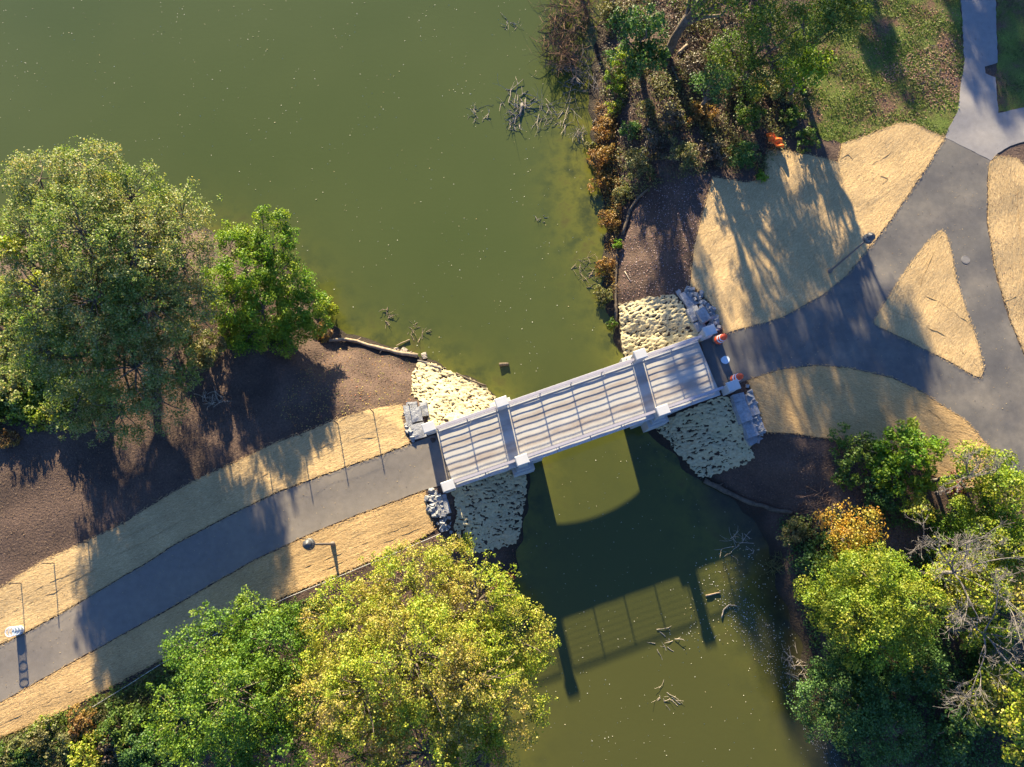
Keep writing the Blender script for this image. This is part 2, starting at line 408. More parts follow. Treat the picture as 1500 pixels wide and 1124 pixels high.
EEDGE = [(1451,236),(1446,259),(1445,328),(1454,384),(1467,435),(1490,499),(1503,530)]
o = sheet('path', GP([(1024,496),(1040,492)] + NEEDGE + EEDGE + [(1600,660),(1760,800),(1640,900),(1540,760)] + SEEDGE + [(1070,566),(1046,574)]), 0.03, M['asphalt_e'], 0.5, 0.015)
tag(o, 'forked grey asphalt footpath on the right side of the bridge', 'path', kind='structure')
o = sheet('path', GP([(1384,202),(1391,185),(1403,162),(1412,92),(1410,50),(1406,-10),(1400,-160),(1456,-160),(1458,-10),(1460,60),(1461,92),(1442,98),(1443,108),(1458,114),(1460,140),(1462,166),(1500,158),(1640,110),(1640,150),(1500,208),(1480,214),(1461,225),(1451,236)]), 0.042, M['old_conc'], 0.5, 0.02)
tag(o, 'old pale concrete walk running up to the top right edge', 'path', kind='structure')
LAWN = [(1130,90),(1180,20),(1230,-160),(1404,-160),(1406,-10),(1410,50),(1412,92),(1403,162),(1391,185),(1384,202),(1340,183),(1319,180),(1256,204),(1233,211),(1200,200),(1160,150)]
def m_lawn():
    a = N('lawn'); c = a.coord()
    f = a.ramp(a.noise(c, 0.45, 8, 0.68), [(0.40, (0.13,0.075,0.045)), (0.50, (0.10,0.11,0.025)), (0.65, (0.12,0.16,0.028))])
    f = a.mix(1.0, f, a.ramp(a.noise(c, 14, 5, 0.7), [(0.3, g(0.5)), (0.7, g(1.4))]), 'MULTIPLY')
    a.bump(a.noise(c, 12, 6, 0.7), 0.12, 1.0); return a.fin(f, 0.95, 0.15)
M['lawn'] = m_lawn()
tag(sheet('lawn', GP(LAWN), 0.02, M['lawn'], 0.5, 0.12), 'leaf strewn green lawn beside the concrete walk', 'lawn', kind='structure')
LAWN2 = [(1458,-160),(1458,-10),(1460,60),(1461,92),(1458,114),(1462,166),(1500,158),(1640,110),(1700,-160)]
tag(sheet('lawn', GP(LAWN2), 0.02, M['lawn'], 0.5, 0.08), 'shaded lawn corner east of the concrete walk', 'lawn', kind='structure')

def straw(poly_px, ang, label, seams=(), tint=(1,1,1)):
    poly = GP(poly_px)
    ph = rng.uniform(0, 6)
    sd = int(ph * 100); ca, sa = math.cos(ang), math.sin(ang)
    zf = lambda x, y, d: (0.022 * (vnoise((x * ca + y * sa) * 0.9, (y * ca - x * sa) * 2.6, sd) - 0.5) + 0.016 * (vnoise(x * 3.3, y * 3.3, sd + 1) - 0.5)) * np.clip(d / 0.4, 0, 1)
    o = sheet('straw_mat', poly, 0.06, m_straw('straw', ang, tint), 0.22, 0.018, 0.08, 0.16, zf)
    tag(o, label, 'straw mat', 'straw erosion mats laid along the path')
    B = dens(poly, 0.045, 0.0); q = B + rng.normal(0, 0.075, B.shape)       # loose fibres along the ragged edge
    C = np.column_stack([q, hz(q[:,0], q[:,1]) + 0.07 + rng.uniform(0, 0.02, len(q))]); an = rng.normal(ang, 0.5, len(q)); L = rng.uniform(0.06, 0.2, len(q))
    d = np.column_stack([np.cos(an) * L, np.sin(an) * L, rng.normal(0, 0.012, len(q))]) * 0.5; sd2 = np.column_stack([-np.sin(an), np.cos(an), an * 0]) * 0.011
    v = np.stack([C - d - sd2, C + d - sd2, C + d + sd2, C - d + sd2], 1).reshape(-1, 3)
    mesh_np('loose_fibres', v, np.arange(len(v)).reshape(-1, 4), o.data.materials[0], o)['kind'] = 'stuff'
    for s in seams:
        pts = []
        w = [G(*q) for q in s]
        for a, b in zip(w[:-1], w[1:]):
            k = max(2, int(np.linalg.norm(b - a) / 0.35))
            for j in range(k):
                q = a + (b - a) * j / k; pts.append((q[0] + rng.normal(0, 0.03), q[1] + rng.normal(0, 0.03), h1(q[0], q[1]) + 0.055 + rng.uniform(-0.012, 0.022)))
        MB().tube(pts, [0.006 + 0.012 * rng.random() for _ in pts], 5).build('seam', M['seam'], o)
    return o
NW_OUT = [(592,597),(587,593),(541,600),(488,617),(440,637),(400,651),(336,682),(289,703),(238,731),(182,767),(134,790),(70,818),(28,843),(0,863),(-160,930)]
straw([(-160,1008),(0,944),(36,927),(112,885),(224,818),(252,799),(336,754),(405,721),(507,683),(560,665),(601,650),(597,640),(589,613)] + NW_OUT, R(24),
      'long tan straw mat between left path and fence posts',
      [[(0,905),(80,868),(150,828)],[(440,668),(500,644),(560,640)],[(20,880),(110,838),(200,800),(300,745),(400,690)],[(180,790),(260,748)]])
straw([(-160,1122),(0,1031),(53,1001),(118,965),(238,899),(372,822),(461,781),(528,754),(587,733),(623,720),(627,747),(637,777),(600,797),(513,834),(420,872),(330,915),(238,966),(196,988),(112,1033),(56,1058),(0,1080),(-160,1160)], R(24),
      'tan straw mat below the left path with the lamp post standing on it', [[(420,842),(520,802),(625,757)],[(0,1062),(80,1024),(180,972)],[(470,838),(560,796),(630,768)]], (0.97,0.93,0.88))
straw([(1044,260),(1091,268),(1117,264),(1125,223),(1148,220),(1228,238),(1233,211),(1256,204),(1319,180),(1340,183),(1384,202),(1328,288),(1288,344),(1240,403),(1205,432),(1145,465),(1071,486),(1061,489),(1050,462),(1043,448),(1026,428),(1011,419),(1017,362),(1031,308)], R(48),
      'largest tan straw mat, right of the bridge, dappled by tree shade', [[(1228,238),(1240,226),(1262,248),(1275,243),(1318,216)],[(1262,248),(1300,262),(1278,285)],[(1125,223),(1150,258),(1160,290)]])
straw([(1095,558),(1140,543),(1194,536),(1242,540),(1305,554),(1350,575),(1416,618),(1470,678),(1440,720),(1390,705),(1300,670),(1230,645),(1164,635),(1122,633),(1120,628),(1104,580)], R(-20),
      'crescent straw mat under the lower edge of the right path, beside green shrubs', [[(1300,560),(1306,600)],[(1360,600),(1420,660),(1440,690)]], (0.96,0.9,0.82))
straw(chaikin([np.array(q) for q in [(1376,337),(1384,341),(1391,360),(1400,408),(1413,451),(1430,496),(1441,541),(1435,556),(1395,532),(1320,494),(1281,476),(1280,470),(1315,413),(1349,365)]]), R(55),
      'triangular straw mat island in the fork of the right path', [[(1378,345),(1350,410),(1345,430)],[(1345,430),(1380,445),(1425,480)],[(1300,452),(1380,490),(1436,540)]])
straw([(1449,240),(1459,229),(1490,233),(1500,243),(1560,270),(1640,420),(1700,640),(1600,655),(1505,530),(1492,499),(1469,435),(1456,384),(1447,328),(1448,259)], R(80),
      'straw mat at the right edge of the photo with leaf litter on it', [[(1470,440),(1530,425)],[(1490,280),(1500,420)]])

# coir netting on the four bank slopes
def coir(poly_px, label, ang):
    poly = GP(poly_px)
    sd = int(rng.integers(1, 9999)); ca, sa = math.cos(ang), math.sin(ang)
    def lump(x, y):
        u = x * ca + y * sa; v = y * ca - x * sa
        u = u + 0.25 * (vnoise(x * 1.5, y * 1.5, sd + 5) - 0.5)
        return vnoise(u * 4.6, v * 8.5, sd) * 0.6 + vnoise(u * 10.5, v * 16.0, sd + 1) * 0.4
    def zf(x, y, d): return (0.23 * (lump(x, y) - 0.5)) * np.clip(d / 0.12, 0.3, 1) + 0.03
    o = sheet('coir_netting', poly, 0.09, M['coir'], 0.055, 0.06, 0.16, 0.12, zf)
    me = o.data; bm = bmesh.new(); bm.from_mesh(me)
    fc = list(bm.faces); cc = np.array([f.calc_center_median()[:] for f in fc]); q = lump(cc[:,0], cc[:,1])
    gate = vnoise(cc[:,0] * 4.1, cc[:,1] * 4.1, sd + 9)
    kill = [f for f, a_, b_ in zip(fc, q, gate) if a_ < 0.325 and b_ > 0.25]     # torn openings of the open weave
    bmesh.ops.delete(bm, geom=kill, context='FACES'); bm.to_mesh(me); bm.free()
    return tag(o, label, 'erosion netting', 'coir netting on the bridge slopes')
coir([(613,531),(632,531),(667,547),(707,563),(724,580),(728,597),(690,612),(640,632),(627,613),(624,592),(603,579),(604,549)], 'bright sunlit cream coir netting left of the bridge above the pond', R(-20))
coir([(660,712),(700,700),(757,682),(771,700),(771,720),(766,750),(764,770),(756,797),(686,813),(679,806),(666,777),(669,750)], 'shaded grey green coir netting below the left end of the bridge', R(5))
coir([(905,446),(940,438),(988,433),(994,440),(1019,483),(1030,500),(948,527),(917,530),(910,500)], 'half shaded knobbly coir netting above the right end of the bridge', R(15))
coir([(954,622),(1000,604),(1053,582),(1068,585),(1105,672),(1082,685),(1025,702),(1000,671)], 'shaded coir netting below the right end of the bridge reaching a dark log', R(10))

# ------------------------------------------------------------------ bridge
BA = R(19.35)
br = empty('footbridge', (4.58, 8.58, 0), BA, label='pale concrete footbridge with railings crossing the pond between straw covered banks', cat='bridge')
DZ = 3.10; HO = 3.35
mb = MB(); arch = [(t * HO, 2.50 + 0.20 * (1 - t * t) ** 0.8) for t in [-1 + i / 10 for i in range(21)]]
us = [-9.6] + [q[0] for q in arch] + [9.3]; lo = [-0.6] + [q[1] for q in arch] + [-0.6]; n = len(us)
for i in range(n - 1):
    u0, u1 = us[i], us[i + 1]; z0, z1 = lo[i], lo[i + 1]
    if i == 0: z1 = z0
    if i == n - 2: z0 = z1
    mb.add([(u0, -2.06, z0), (u1, -2.06, z1), (u1, -2.06, 3.0), (u0, -2.06, 3.0), (u0, 2.06, z0), (u1, 2.06, z1), (u1, 2.06, 3.0), (u0, 2.06, 3.0)],
           [(0,1,2,3), (5,4,7,6), (3,2,6,7), (1,0,4,5)])
for u, z0, z1, d in ((-9.6, -0.6, 3.0, 1), (9.3, -0.6, 3.0, -1), (-HO, -0.6, 2.5, -1), (HO, -0.6, 2.5, 1)):
    mb.add([(u, -2.06, z0), (u, 2.06, z0), (u, 2.06, z1), (u, -2.06, z1)], [(0,3,2,1) if d > 0 else (0,1,2,3)])
mb.build('arch_span', M['conc_wall'], br)
mb = MB(); mb.box((-0.15, 0, 3.05), (18.9, 3.44, 0.10)); mb.build('deck', M['deck'], br)
for s in (-1, 1):
    mb = MB(); us = [-9.5, -7.2, -4.85, -2.4, 0, 2.4, 4.85, 7.2, 9.3]
    for a, b in zip(us[:-1], us[1:]): mb.box(((a + b) / 2, s * 1.95, 3.04), (b - a - 0.02, 0.44, 0.2))
    mb.build('coping', M['concrete'], br, bevel=0.015)
PU = [-9.87, -4.87, 4.87, 9.85]
for i, u in enumerate(PU):
    for s in (-1, 1):
        inner = i in (1, 2)
        v = s * 2.0; zt = 4.53
        mb = MB(); mb.box((u, v + s * 0.02, (zt - 0.14 - 0.5) / 2), (0.66, 0.52, zt - 0.14 + 0.5))
        p = mb.build('pillar', M['conc_wall'], br, bevel=0.015)
        mb = MB(); mb.box((u, v, zt - 0.09), (0.84, 0.66, 0.13)); mb.box((u, v, zt + 0.003), (0.82, 0.64, 0.05), taper=0.9)
        mb.build('cap', M['concrete'], p, bevel=0.012)
        if inner:
            mb = MB(); mb.box((u, s * 2.2, 0.75), (1.5, 0.8, 2.7)); mb.box((u, s * 2.14, 2.33), (1.0, 0.62, 0.44))
            mb.build('footing', M['conc_wall'], p, bevel=0.02)
def rail_bay(s, u0, u1, npan):
    rail = MB(); v = s * 1.86; L = (u1 - u0) / npan
    top = [(u0 + (u1 - u0) * i / 24, v, DZ + 1.10) for i in range(25)]
    for a, b in zip(top[:-1], top[1:]): rail.box(((a[0] + b[0]) / 2, v, DZ + 1.10), (b[0] - a[0] + 0.002, 0.17, 0.06))
    root = rail.build('railing', M['rail'], br)
    for j in range(npan + 1):
        MB().box((u0 + L * j, v, DZ + 0.535), (0.07, 0.06, 1.07)).build('post', M['rail'], root)
    for j in range(npan):
        b = MB()
        for k in range(8):
            z = DZ + 0.11 + 0.124 * k; pts = []
            for i in range(11):
                t = i / 10; uu = u0 + L * (j + t)
                pts.append((uu, v, z - 0.006 * math.sin(2 * math.pi * t)))
            b.tube(pts, 0.03 if k == 0 else 0.0165, 6)
        b.build('rail_bars', M['rail'], root)
for s in (-1, 1):
    rail_bay(s, -9.42, -5.32, 2); rail_bay(s, -4.42, 4.42, 4); rail_bay(s, 5.32, 9.3, 2)

# ------------------------------------------------------------------ stone wing walls
def rough_block(c, size, rz, seed, mat, parent, name='stone_block', sub=3, amp=0.014):
    bm = bmesh.new(); bmesh.ops.create_cube(bm, size=1.0)
    bmesh.ops.subdivide_edges(bm, edges=bm.edges, cuts=sub, use_grid_fill=True)
    r = np.random.default_rng(seed); k = r.uniform(-3, 3, (3, 3))
    for vt in bm.verts:
        p = Vector((vt.co.x * size[0], vt.co.y * size[1], vt.co.z * size[2]))
        q = np.array(p) * 4; dd = np.sin(k @ q + k[0]) * amp + r.normal(0, amp * 0.35, 3)
        rr = p.length; p = Vector((p.x, p.y, p.z - (0.03 if vt.co.z > 0.4 and max(abs(vt.co.x), abs(vt.co.y)) > 0.45 else 0)))
        vt.co = p + Vector(dd)
    me = bpy.data.meshes.new(name); bm.to_mesh(me); bm.free(); me.materials.append(mat)
    o = link(name, me, parent); o.location = c; o.rotation_euler = (0, 0, rz); return o
def wing(label, blocks, backing, seed):
    """blocks: (px, py, top z, length, width, height, degrees); backing: outline of the rubble fill behind them"""
    b0 = blocks[0]; c0 = P(b0[0], b0[1], b0[2])
    w = empty('wing_wall', (c0[0], c0[1], max(0, h1(*c0))), label=label, cat='stone wall', group='stone wing walls at the bridge ends')
    wl = Vector(w.location)
    for i, (px, py, zt, L, W, Hh, deg) in enumerate(blocks):
        c = P(px, py, zt); rough_block(Vector((c[0], c[1], zt - Hh / 2)) - wl, (L, W, Hh), R(deg), seed + i, M['stone'], w)
    poly = np.array([P(*q, 3.05) for q in backing]); lo, hi = poly.min(0), poly.max(0)
    q = rng.uniform(lo, hi, (600, 2)); q = q[inside(poly, q[:,0], q[:,1])][:70]
    mb = MB()
    for x, y in q:
        s = rng.uniform(0.12, 0.3); a = rng.uniform(0, 6); z = h1(x, y)
        mb.box((x - wl.x, y - wl.y, z + s * 0.3 - wl.z), (s * 1.4, s, s), M=Matrix.Rotation(a, 3, Vector(rng.normal(0, 1, 3)).normalized()), taper=0.7)
    mb.build('rubble', M['rubble'], w)
    return w
wing('sunlit grey stone wing wall with gravel beside the upper left bridge pillar',
     [(609,607,3.22,0.72,0.98,0.9,12),(621,599,2.85,0.48,0.98,1.2,12),(613,631,3.26,0.92,1.0,0.9,15),(599,612,3.05,0.5,1.6,0.6,10),(603,594,2.95,0.7,0.5,0.7,5)],
     [(592,590),(606,586),(612,600),(606,648),(598,640),(590,610)], 11)
wing('stone wing wall and broken slabs beside the lower left bridge pillar',
     [(645,741,3.2,1.1,1.25,0.8,18),(634,730,3.12,0.8,0.9,0.6,20),(658,747,2.7,0.5,1.3,1.2,14),(660,764,2.3,0.85,0.9,1.2,10),(648,768,2.75,1.0,0.9,1.2,-20),(638,755,2.95,0.8,0.7,0.9,-30)],
     [(622,718),(640,716),(660,765),(664,780),(645,778),(628,748)], 31)
wing('bluish shaded stone wing wall above the right end of the bridge',
     [(1002,431,2.8,0.95,0.8,1.3,-62),(1010,438,3.1,1.25,0.85,1.3,-62),(1018,459,3.25,1.0,0.8,1.2,-66),(1031,461,3.6,0.95,0.68,0.7,-62),(1026,477,3.2,0.7,0.7,1.2,-62),(1024,440,3.05,1.3,0.7,0.9,-55),(1040,455,3.1,1.4,0.55,0.8,-66),(1047,475,3.1,0.9,0.5,0.8,-66),(1013,465,2.6,1.2,0.35,1.2,-64)],
     [(1001,420),(1026,428),(1043,448),(1056,474),(1049,489),(1030,470),(1012,435)], 51)
wing('bluish shaded stone wing wall below the right end of the bridge',
     [(1083,583,3.45,0.6,0.8,1.2,-76),(1090,603,3.5,1.35,0.8,1.2,-72),(1100,628,3.05,1.1,0.75,1.3,-70),(1105,641,2.6,0.7,1.0,1.2,-60),(1079,600,2.75,1.7,0.35,1.2,-68),(1102,592,3.2,1.5,0.6,0.9,-75),(1111,618,3.0,1.2,0.55,0.9,-76)],
     [(1092,562),(1104,580),(1120,632),(1112,648),(1102,640),(1098,600)], 71)

# ------------------------------------------------------------------ foliage builders
def leaf_quads(c, nrm, size, aspect=0.72):
    n = len(c); nrm = nrm / np.linalg.norm(nrm, axis=1, keepdims=True)
    t = np.cross(nrm, rng.normal(0, 1, (n, 3))); t /= np.linalg.norm(t, axis=1, keepdims=True) + 1e-9
    b = np.cross(nrm, t); s = (size * rng.uniform(0.65, 1.35, n))[:, None]
    v = np.stack([c - t * s * 0.5, c + b * s * aspect * 0.5 + nrm * s * 0.1, c + t * s * 0.5, c - b * s * aspect * 0.5 + nrm * s * 0.1], 1).reshape(-1, 3)
    return v, np.arange(4 * n).reshape(n, 4)
def rdir(n, zmin=-1.0):
    d = rng.normal(0, 1, (int(n * 2.5) + 20, 3)); d /= np.linalg.norm(d, axis=1, keepdims=True); d = d[d[:,2] > zmin]
    return d[:n]
def foliage(lobes, leaf, density, clump=0.75, zmin=-0.45, flat=0.75, fill=0.0):
    """lobes: (cx, cy, cz, rx, ry, rz). Returns leaf centres, normals and the twig tips."""
    C = []; Nn = []; tips = []
    for (cx, cy, cz, rx, ry, rz) in lobes:
        r = (rx + ry + rz) / 3; cl = min(clump, 0.6 * r)
        k = max(4, int(4.2 * (r / cl) ** 2)); D = rdir(k, zmin); k = len(D)
        rad = rng.uniform(0.55, 1.0, k); o = rng.random(k) < 0.16; rad[o] = rng.uniform(1.0, 1.22, o.sum())
        ctr = np.array([cx, cy, cz]) + D * rad[:, None] * np.array([rx, ry, rz])
        cr = cl * rng.uniform(0.5, 1.15, k); cr[o] *= 0.6
        tips.append((np.array([cx, cy, cz]), ctr))
        for j in range(k):
            m = int(density * 9.5 * (cr[j] / leaf) ** 2) + 3
            d = rdir(m, -0.8); m = len(d); q = rng.uniform(0.15, 1, m)[:, None] ** 0.6
            C.append(ctr[j] + d * q * cr[j] * np.array([1, 1, flat]))
            Nn.append(0.45 * d + 0.3 * D[j] + np.array([0, 0, 0.22]) + rng.normal(0, 0.6, (m, 3)))
        if fill:                                   # loose leaves between the twigs of the lobe
            m = int(fill * density * 30 * (r / leaf) ** 2 * 0.2); d = rdir(m, -0.7); m = len(d)
            q = rng.uniform(0.45, 1.06, m)[:, None] ** 0.7
            C.append(np.array([cx, cy, cz]) + d * q * np.array([rx, ry, rz])); Nn.append(0.4 * d + np.array([0, 0, 0.2]) + rng.normal(0, 0.6, (m, 3)))
    return np.vstack(C), np.vstack(Nn), tips
def auto_lobes(h, r, n, zlo=0.35, zhi=0.78, top=True, sq=1.0):
    L = []; a0 = rng.uniform(0, 6)
    for i in range(n):
        a = a0 + 2 * math.pi * i / n + rng.uniform(-0.3, 0.3); q = rng.uniform(0.42, 0.66) * r; rr = rng.uniform(0.38, 0.56) * r
        L.append((q * math.cos(a), q * math.sin(a) * sq, h * rng.uniform(zlo, zhi), rr, rr * sq, rr * rng.uniform(0.6, 0.85)))
    if top: L.append((rng.normal(0, 0.1) * r, rng.normal(0, 0.1) * r, h * 0.84 - 0.18 * r, 0.52 * r, 0.52 * r, 0.40 * r))
    return L
def wiggle(a, b, n=5, amp=0.12):
    a = np.array(a, float); b = np.array(b, float); L = np.linalg.norm(b - a)
    return [a + (b - a) * i / n + (rng.normal(0, amp * L / n, 3) if 0 < i < n else 0) for i in range(n + 1)]
def tree(name, label, px, hc, r, h, leafmat, n=6, leaf=0.2, dens=1.0, base=None, zlo=0.35, zhi=0.78, clump=0.75, group=None, bark='bark', fill=0.5, lobes=None, cat='tree', sq=1.0, tr=None, shade=None):
    g0 = TOP; c = P(px[0], px[1], g0 + hc) if px else P(*shade, TOP)
    if shade:                                       # stands beyond the frame, where its shade falls on that spot
        z0 = TOP
        for _ in range(8): c = P(*shade, TOP) + np.array([sdir.x, sdir.y]) * (z0 + hc - TOP) / sdir.z; z0 = 0.5 * z0 + 0.5 * max(0.0, h1(*c))
    b = G(*base) if base is not None else np.array([c[0], c[1], max(0.0, h1(*c))])
    t = empty(name, tuple(b), label=label, cat=cat, group=group)
    off = np.array([c[0] - b[0], c[1] - b[1], 0.0])
    L = lobes if lobes else auto_lobes(h, r, n, zlo, zhi, sq=sq)
    C, Nn, tips = foliage(L, leaf, dens, clump, fill=fill); C = C + off; C[:,2] = np.maximum(C[:,2], 0.05)
    v, f = leaf_quads(C, Nn, leaf)
    tr = tr or 0.025 * h + 0.03
    mb = MB(); fork = off * 0.35 + np.array([0, 0, h * 0.32])
    mb.tube(wiggle((0, 0, -0.15), fork, 4, 0.06), [tr * 1.25, tr, tr * 0.95, tr * 0.9, tr * 0.85], 8)
    for ctr, tp in tips:
        e = ctr + off; st = fork * rng.uniform(0.62, 1.0); mb.tube(wiggle(st, e, 5, 0.16), [tr * 0.5, tr * 0.42, tr * 0.34, tr * 0.28, tr * 0.22, tr * 0.15], 6)
        sel = tp[rng.permutation(len(tp))[:max(3, len(tp) // 6)]]
        for q in sel: mb.tube(wiggle(e, q + off, 3, 0.16), [tr * 0.17, tr * 0.13, tr * 0.09, tr * 0.05], 4, False)
    mb.build('trunk', M[bark], t, True)
    mesh_np('crown', v, f, leafmat, t)
    return t
def shrub(name, label, px, r, h, leafmat, leaf=0.13, dens=1.0, n=4, group=None, clump=0.4, stem='brush', cat='shrub', zdz=None):
    c = G(px[0], px[1], h * 0.5); t = empty(name, (c[0], c[1], c[2]), label=label, cat=cat, group=group)
    L = auto_lobes(h, r, n, 0.3, 0.7)
    C, Nn, tips = foliage(L, leaf, dens, clump, -0.6); C[:,2] = np.maximum(C[:,2], 0.03)
    v, f = leaf_quads(C, Nn, leaf); mb = MB()
    for ctr, tp in tips:
        mb.tube(wiggle((rng.normal(0, 0.08), rng.normal(0, 0.08), -0.1), ctr, 4, 0.15), [0.03, 0.025, 0.02, 0.015, 0.01], 4, False)
        for q in tp[:8]: mb.tube(wiggle(ctr, q, 2, 0.15), [0.012, 0.009, 0.005], 3, False)
    mb.build('stem', M[stem], t); mesh_np('foliage', v, f, leafmat, t); return t
def branchy(mb, p, d, L, r, depth, spread=0.7, minr=0.008, up=0.0, nb=3):
    pts = [np.array(p, float)]; d = np.array(d, float); k = 4
    for i in range(k):
        d = d + rng.normal(0, 0.13, 3) + np.array([0, 0, up]); d /= np.linalg.norm(d); pts.append(pts[-1] + d * L / k)
    mb.tube(pts, [max(minr, r * (1 - 0.5 * i / k)) for i in range(k + 1)], 6 if r > 0.05 else 4, False)
    if depth <= 0: return
    for j in range(nb):
        i = int(rng.integers(1, k + 1)); dd = d + rng.normal(0, spread, 3); dd /= np.linalg.norm(dd)
        branchy(mb, pts[i], dd, L * rng.uniform(0.5, 0.78), max(minr, r * 0.55), depth - 1, spread, minr, up, nb)

# leaf colours
LF = {}
LF['greygreen'] = m_leaf('grey_green_leaves', [(0.08,0.14,0.03),(0.16,0.205,0.045),(0.25,0.265,0.08),(0.33,0.33,0.18),(0.42,0.29,0.055)], [(0.075,0.155,0.022),(0.145,0.225,0.035),(0.24,0.275,0.05),(0.30,0.32,0.13)], 0.35, 0.45)
LF['bright'] = m_leaf('bright_green_leaves', [(0.06,0.14,0.009),(0.12,0.24,0.013),(0.20,0.31,0.02)], [(0.11,0.19,0.01),(0.23,0.31,0.02),(0.30,0.32,0.025)], 0.5, 0.42)
LF['green'] = m_leaf('leafy_green_leaves', [(0.05,0.12,0.010),(0.10,0.20,0.014),(0.16,0.25,0.02)], [(0.06,0.13,0.012),(0.15,0.235,0.018),(0.25,0.295,0.025)], 0.45, 0.4)
LF['lime'] = m_leaf('lime_leaves', [(0.09,0.17,0.010),(0.18,0.275,0.018),(0.29,0.345,0.025)], [(0.14,0.19,0.012),(0.25,0.275,0.022),(0.32,0.28,0.03)], 0.5, 0.42)
LF['yellow'] = m_leaf('yellow_green_leaves', [(0.11,0.19,0.010),(0.22,0.30,0.016),(0.34,0.37,0.028),(0.42,0.37,0.045)], [(0.17,0.19,0.016),(0.32,0.28,0.035),(0.42,0.29,0.06),(0.40,0.33,0.14)], 0.32, 0.4)
LF['midgreen'] = m_leaf('mid_green_leaves', [(0.035,0.08,0.013),(0.075,0.14,0.018),(0.12,0.185,0.025)], [(0.08,0.13,0.015),(0.15,0.20,0.025),(0.2,0.22,0.03)], 0.4, 0.42)
LF['dark'] = m_leaf('dark_green_leaves', [(0.035,0.085,0.022),(0.07,0.145,0.032),(0.115,0.195,0.042)], None, 1, 0.42)
LF['olive'] = m_leaf('olive_weeds', [(0.09,0.085,0.03),(0.16,0.145,0.045),(0.24,0.20,0.075)], [(0.07,0.10,0.02),(0.14,0.17,0.04),(0.22,0.19,0.08)], 0.9)
LF['rust'] = m_leaf('rust_weeds', [(0.14,0.062,0.018),(0.26,0.12,0.03),(0.34,0.18,0.05)], [(0.16,0.11,0.02),(0.26,0.17,0.035),(0.3,0.2,0.06)], 0.8)
LF['orange'] = m_leaf('orange_leaves', [(0.30,0.12,0.012),(0.44,0.22,0.02),(0.46,0.28,0.035)], [(0.16,0.17,0.02),(0.30,0.25,0.03),(0.38,0.28,0.04)], 0.8)
LF['brown'] = m_leaf('dry_brown_leaves', [(0.05,0.032,0.02),(0.10,0.06,0.035),(0.17,0.11,0.065)], [(0.05,0.05,0.02),(0.09,0.08,0.03),(0.13,0.1,0.05)], 0.9, 0.1)
LF['redbrown'] = m_leaf('red_brown_leaves', [(0.09,0.03,0.02),(0.17,0.055,0.035),(0.22,0.09,0.05)], None, 1, 0.2)

# ------------------------------------------------------------------ trees, left bank
def lobes_at(base, spec):
    # spec: (px, py, height above ground, radius); centres are where those rays pass that height, relative to the trunk base
    b = P(base[0], base[1], TOP + base[2]); out = []
    for x, y, h, r in spec:
        p = P(x, y, TOP + h); out.append((p[0] - b[0], p[1] - b[1], h, r, r, r * 0.72))
    return out
L1 = lobes_at((160,445,4.6), [(60,262,7.6,2.0),(130,250,8.4,2.2),(195,290,7.4,2.3),(268,318,6,2.1),(42,335,7,2.3),(120,340,8.6,2.9),(200,365,7.6,2.8),(268,385,5.2,2.3),(62,425,6,2.7),(140,440,6.4,3.1),(220,450,5.6,2.9),(280,452,4,2.0),
     (66,512,4.6,2.2),(120,525,4.2,2.9),(200,540,4.0,2.8),(252,530,3.2,2.1),(110,598,2.4,1.9),(180,602,2.6,2.2),(238,588,2.6,1.9),(130,470,4,3.5),(200,470,3.6,3.3),(150,380,5,3.2),(215,405,4.6,3.0),(120,300,6.5,2.6),(190,330,6,2.6)])
tree('broadleaf_tree', 'large grey green tree at the left edge shading the path', (160,445), 4.6, 6.3, 10.0, LF['greygreen'], leaf=0.115, lobes=L1, clump=0.5, dens=0.54, fill=0.5)
L2 = lobes_at((375,400,3.5), [(325,332,5,1.2),(368,297,5.6,0.7),(385,340,5,1.4),(411,332,4.6,0.7),(340,380,5,1.8),(398,388,4.2,1.8),(432,405,3,1.1),(322,428,4,1.7),(370,440,4,1.9),(425,440,2.6,1.3),(350,480,2.4,1.5),(400,480,2.0,1.4),(450,460,1.8,1.1),(372,420,2.8,2.0),(308,400,3.6,1.6),(440,430,2.6,1.2),(330,470,2.2,1.5),(395,300,5.2,0.7),(415,470,1.8,1.4),(355,345,4.6,1.3)])
tree('broadleaf_tree', 'bright green tree on the point of land above the driftwood log', (375,400), 3.5, 3.3, 7.6, LF['bright'], leaf=0.12, lobes=L2, clump=0.42, dens=0.75, fill=0.7)
tree('broadleaf_tree', 'small yellow tree poking out at the left edge behind the large grey green tree', (12,362), 8.2, 1.7, 9.6, LF['yellow'], 5, 0.17)
tree('broadleaf_tree', 'small yellow green treetop above the large grey green tree at the left', (103,222), 7.5, 1.1, 8.6, LF['yellow'], 3, 0.17, zlo=0.6)
shrub('shrub', 'lime shrub at the tip of the left point beside the water', (478,452), 1.0, 1.6, LF['lime'], 0.15)
shrub('shrub', 'round bright green shrub under the bright green tree', (415,488), 0.95, 1.3, LF['bright'], 0.15, 1.2)
shrub('weed_clump', 'olive weeds between the two left trees', (300,515), 1.5, 1.7, LF['olive'], 0.13, 0.9, 5)
shrub('weed_clump', 'tall olive weed patch under the large grey green tree at the soil edge', (268,490), 1.2, 1.7, LF['olive'], 0.13, 0.9)
shrub('weed_clump', 'small rusty weed tuft at the end of the driftwood log', (473,487), 0.75, 0.7, LF['rust'], 0.11, 0.8)
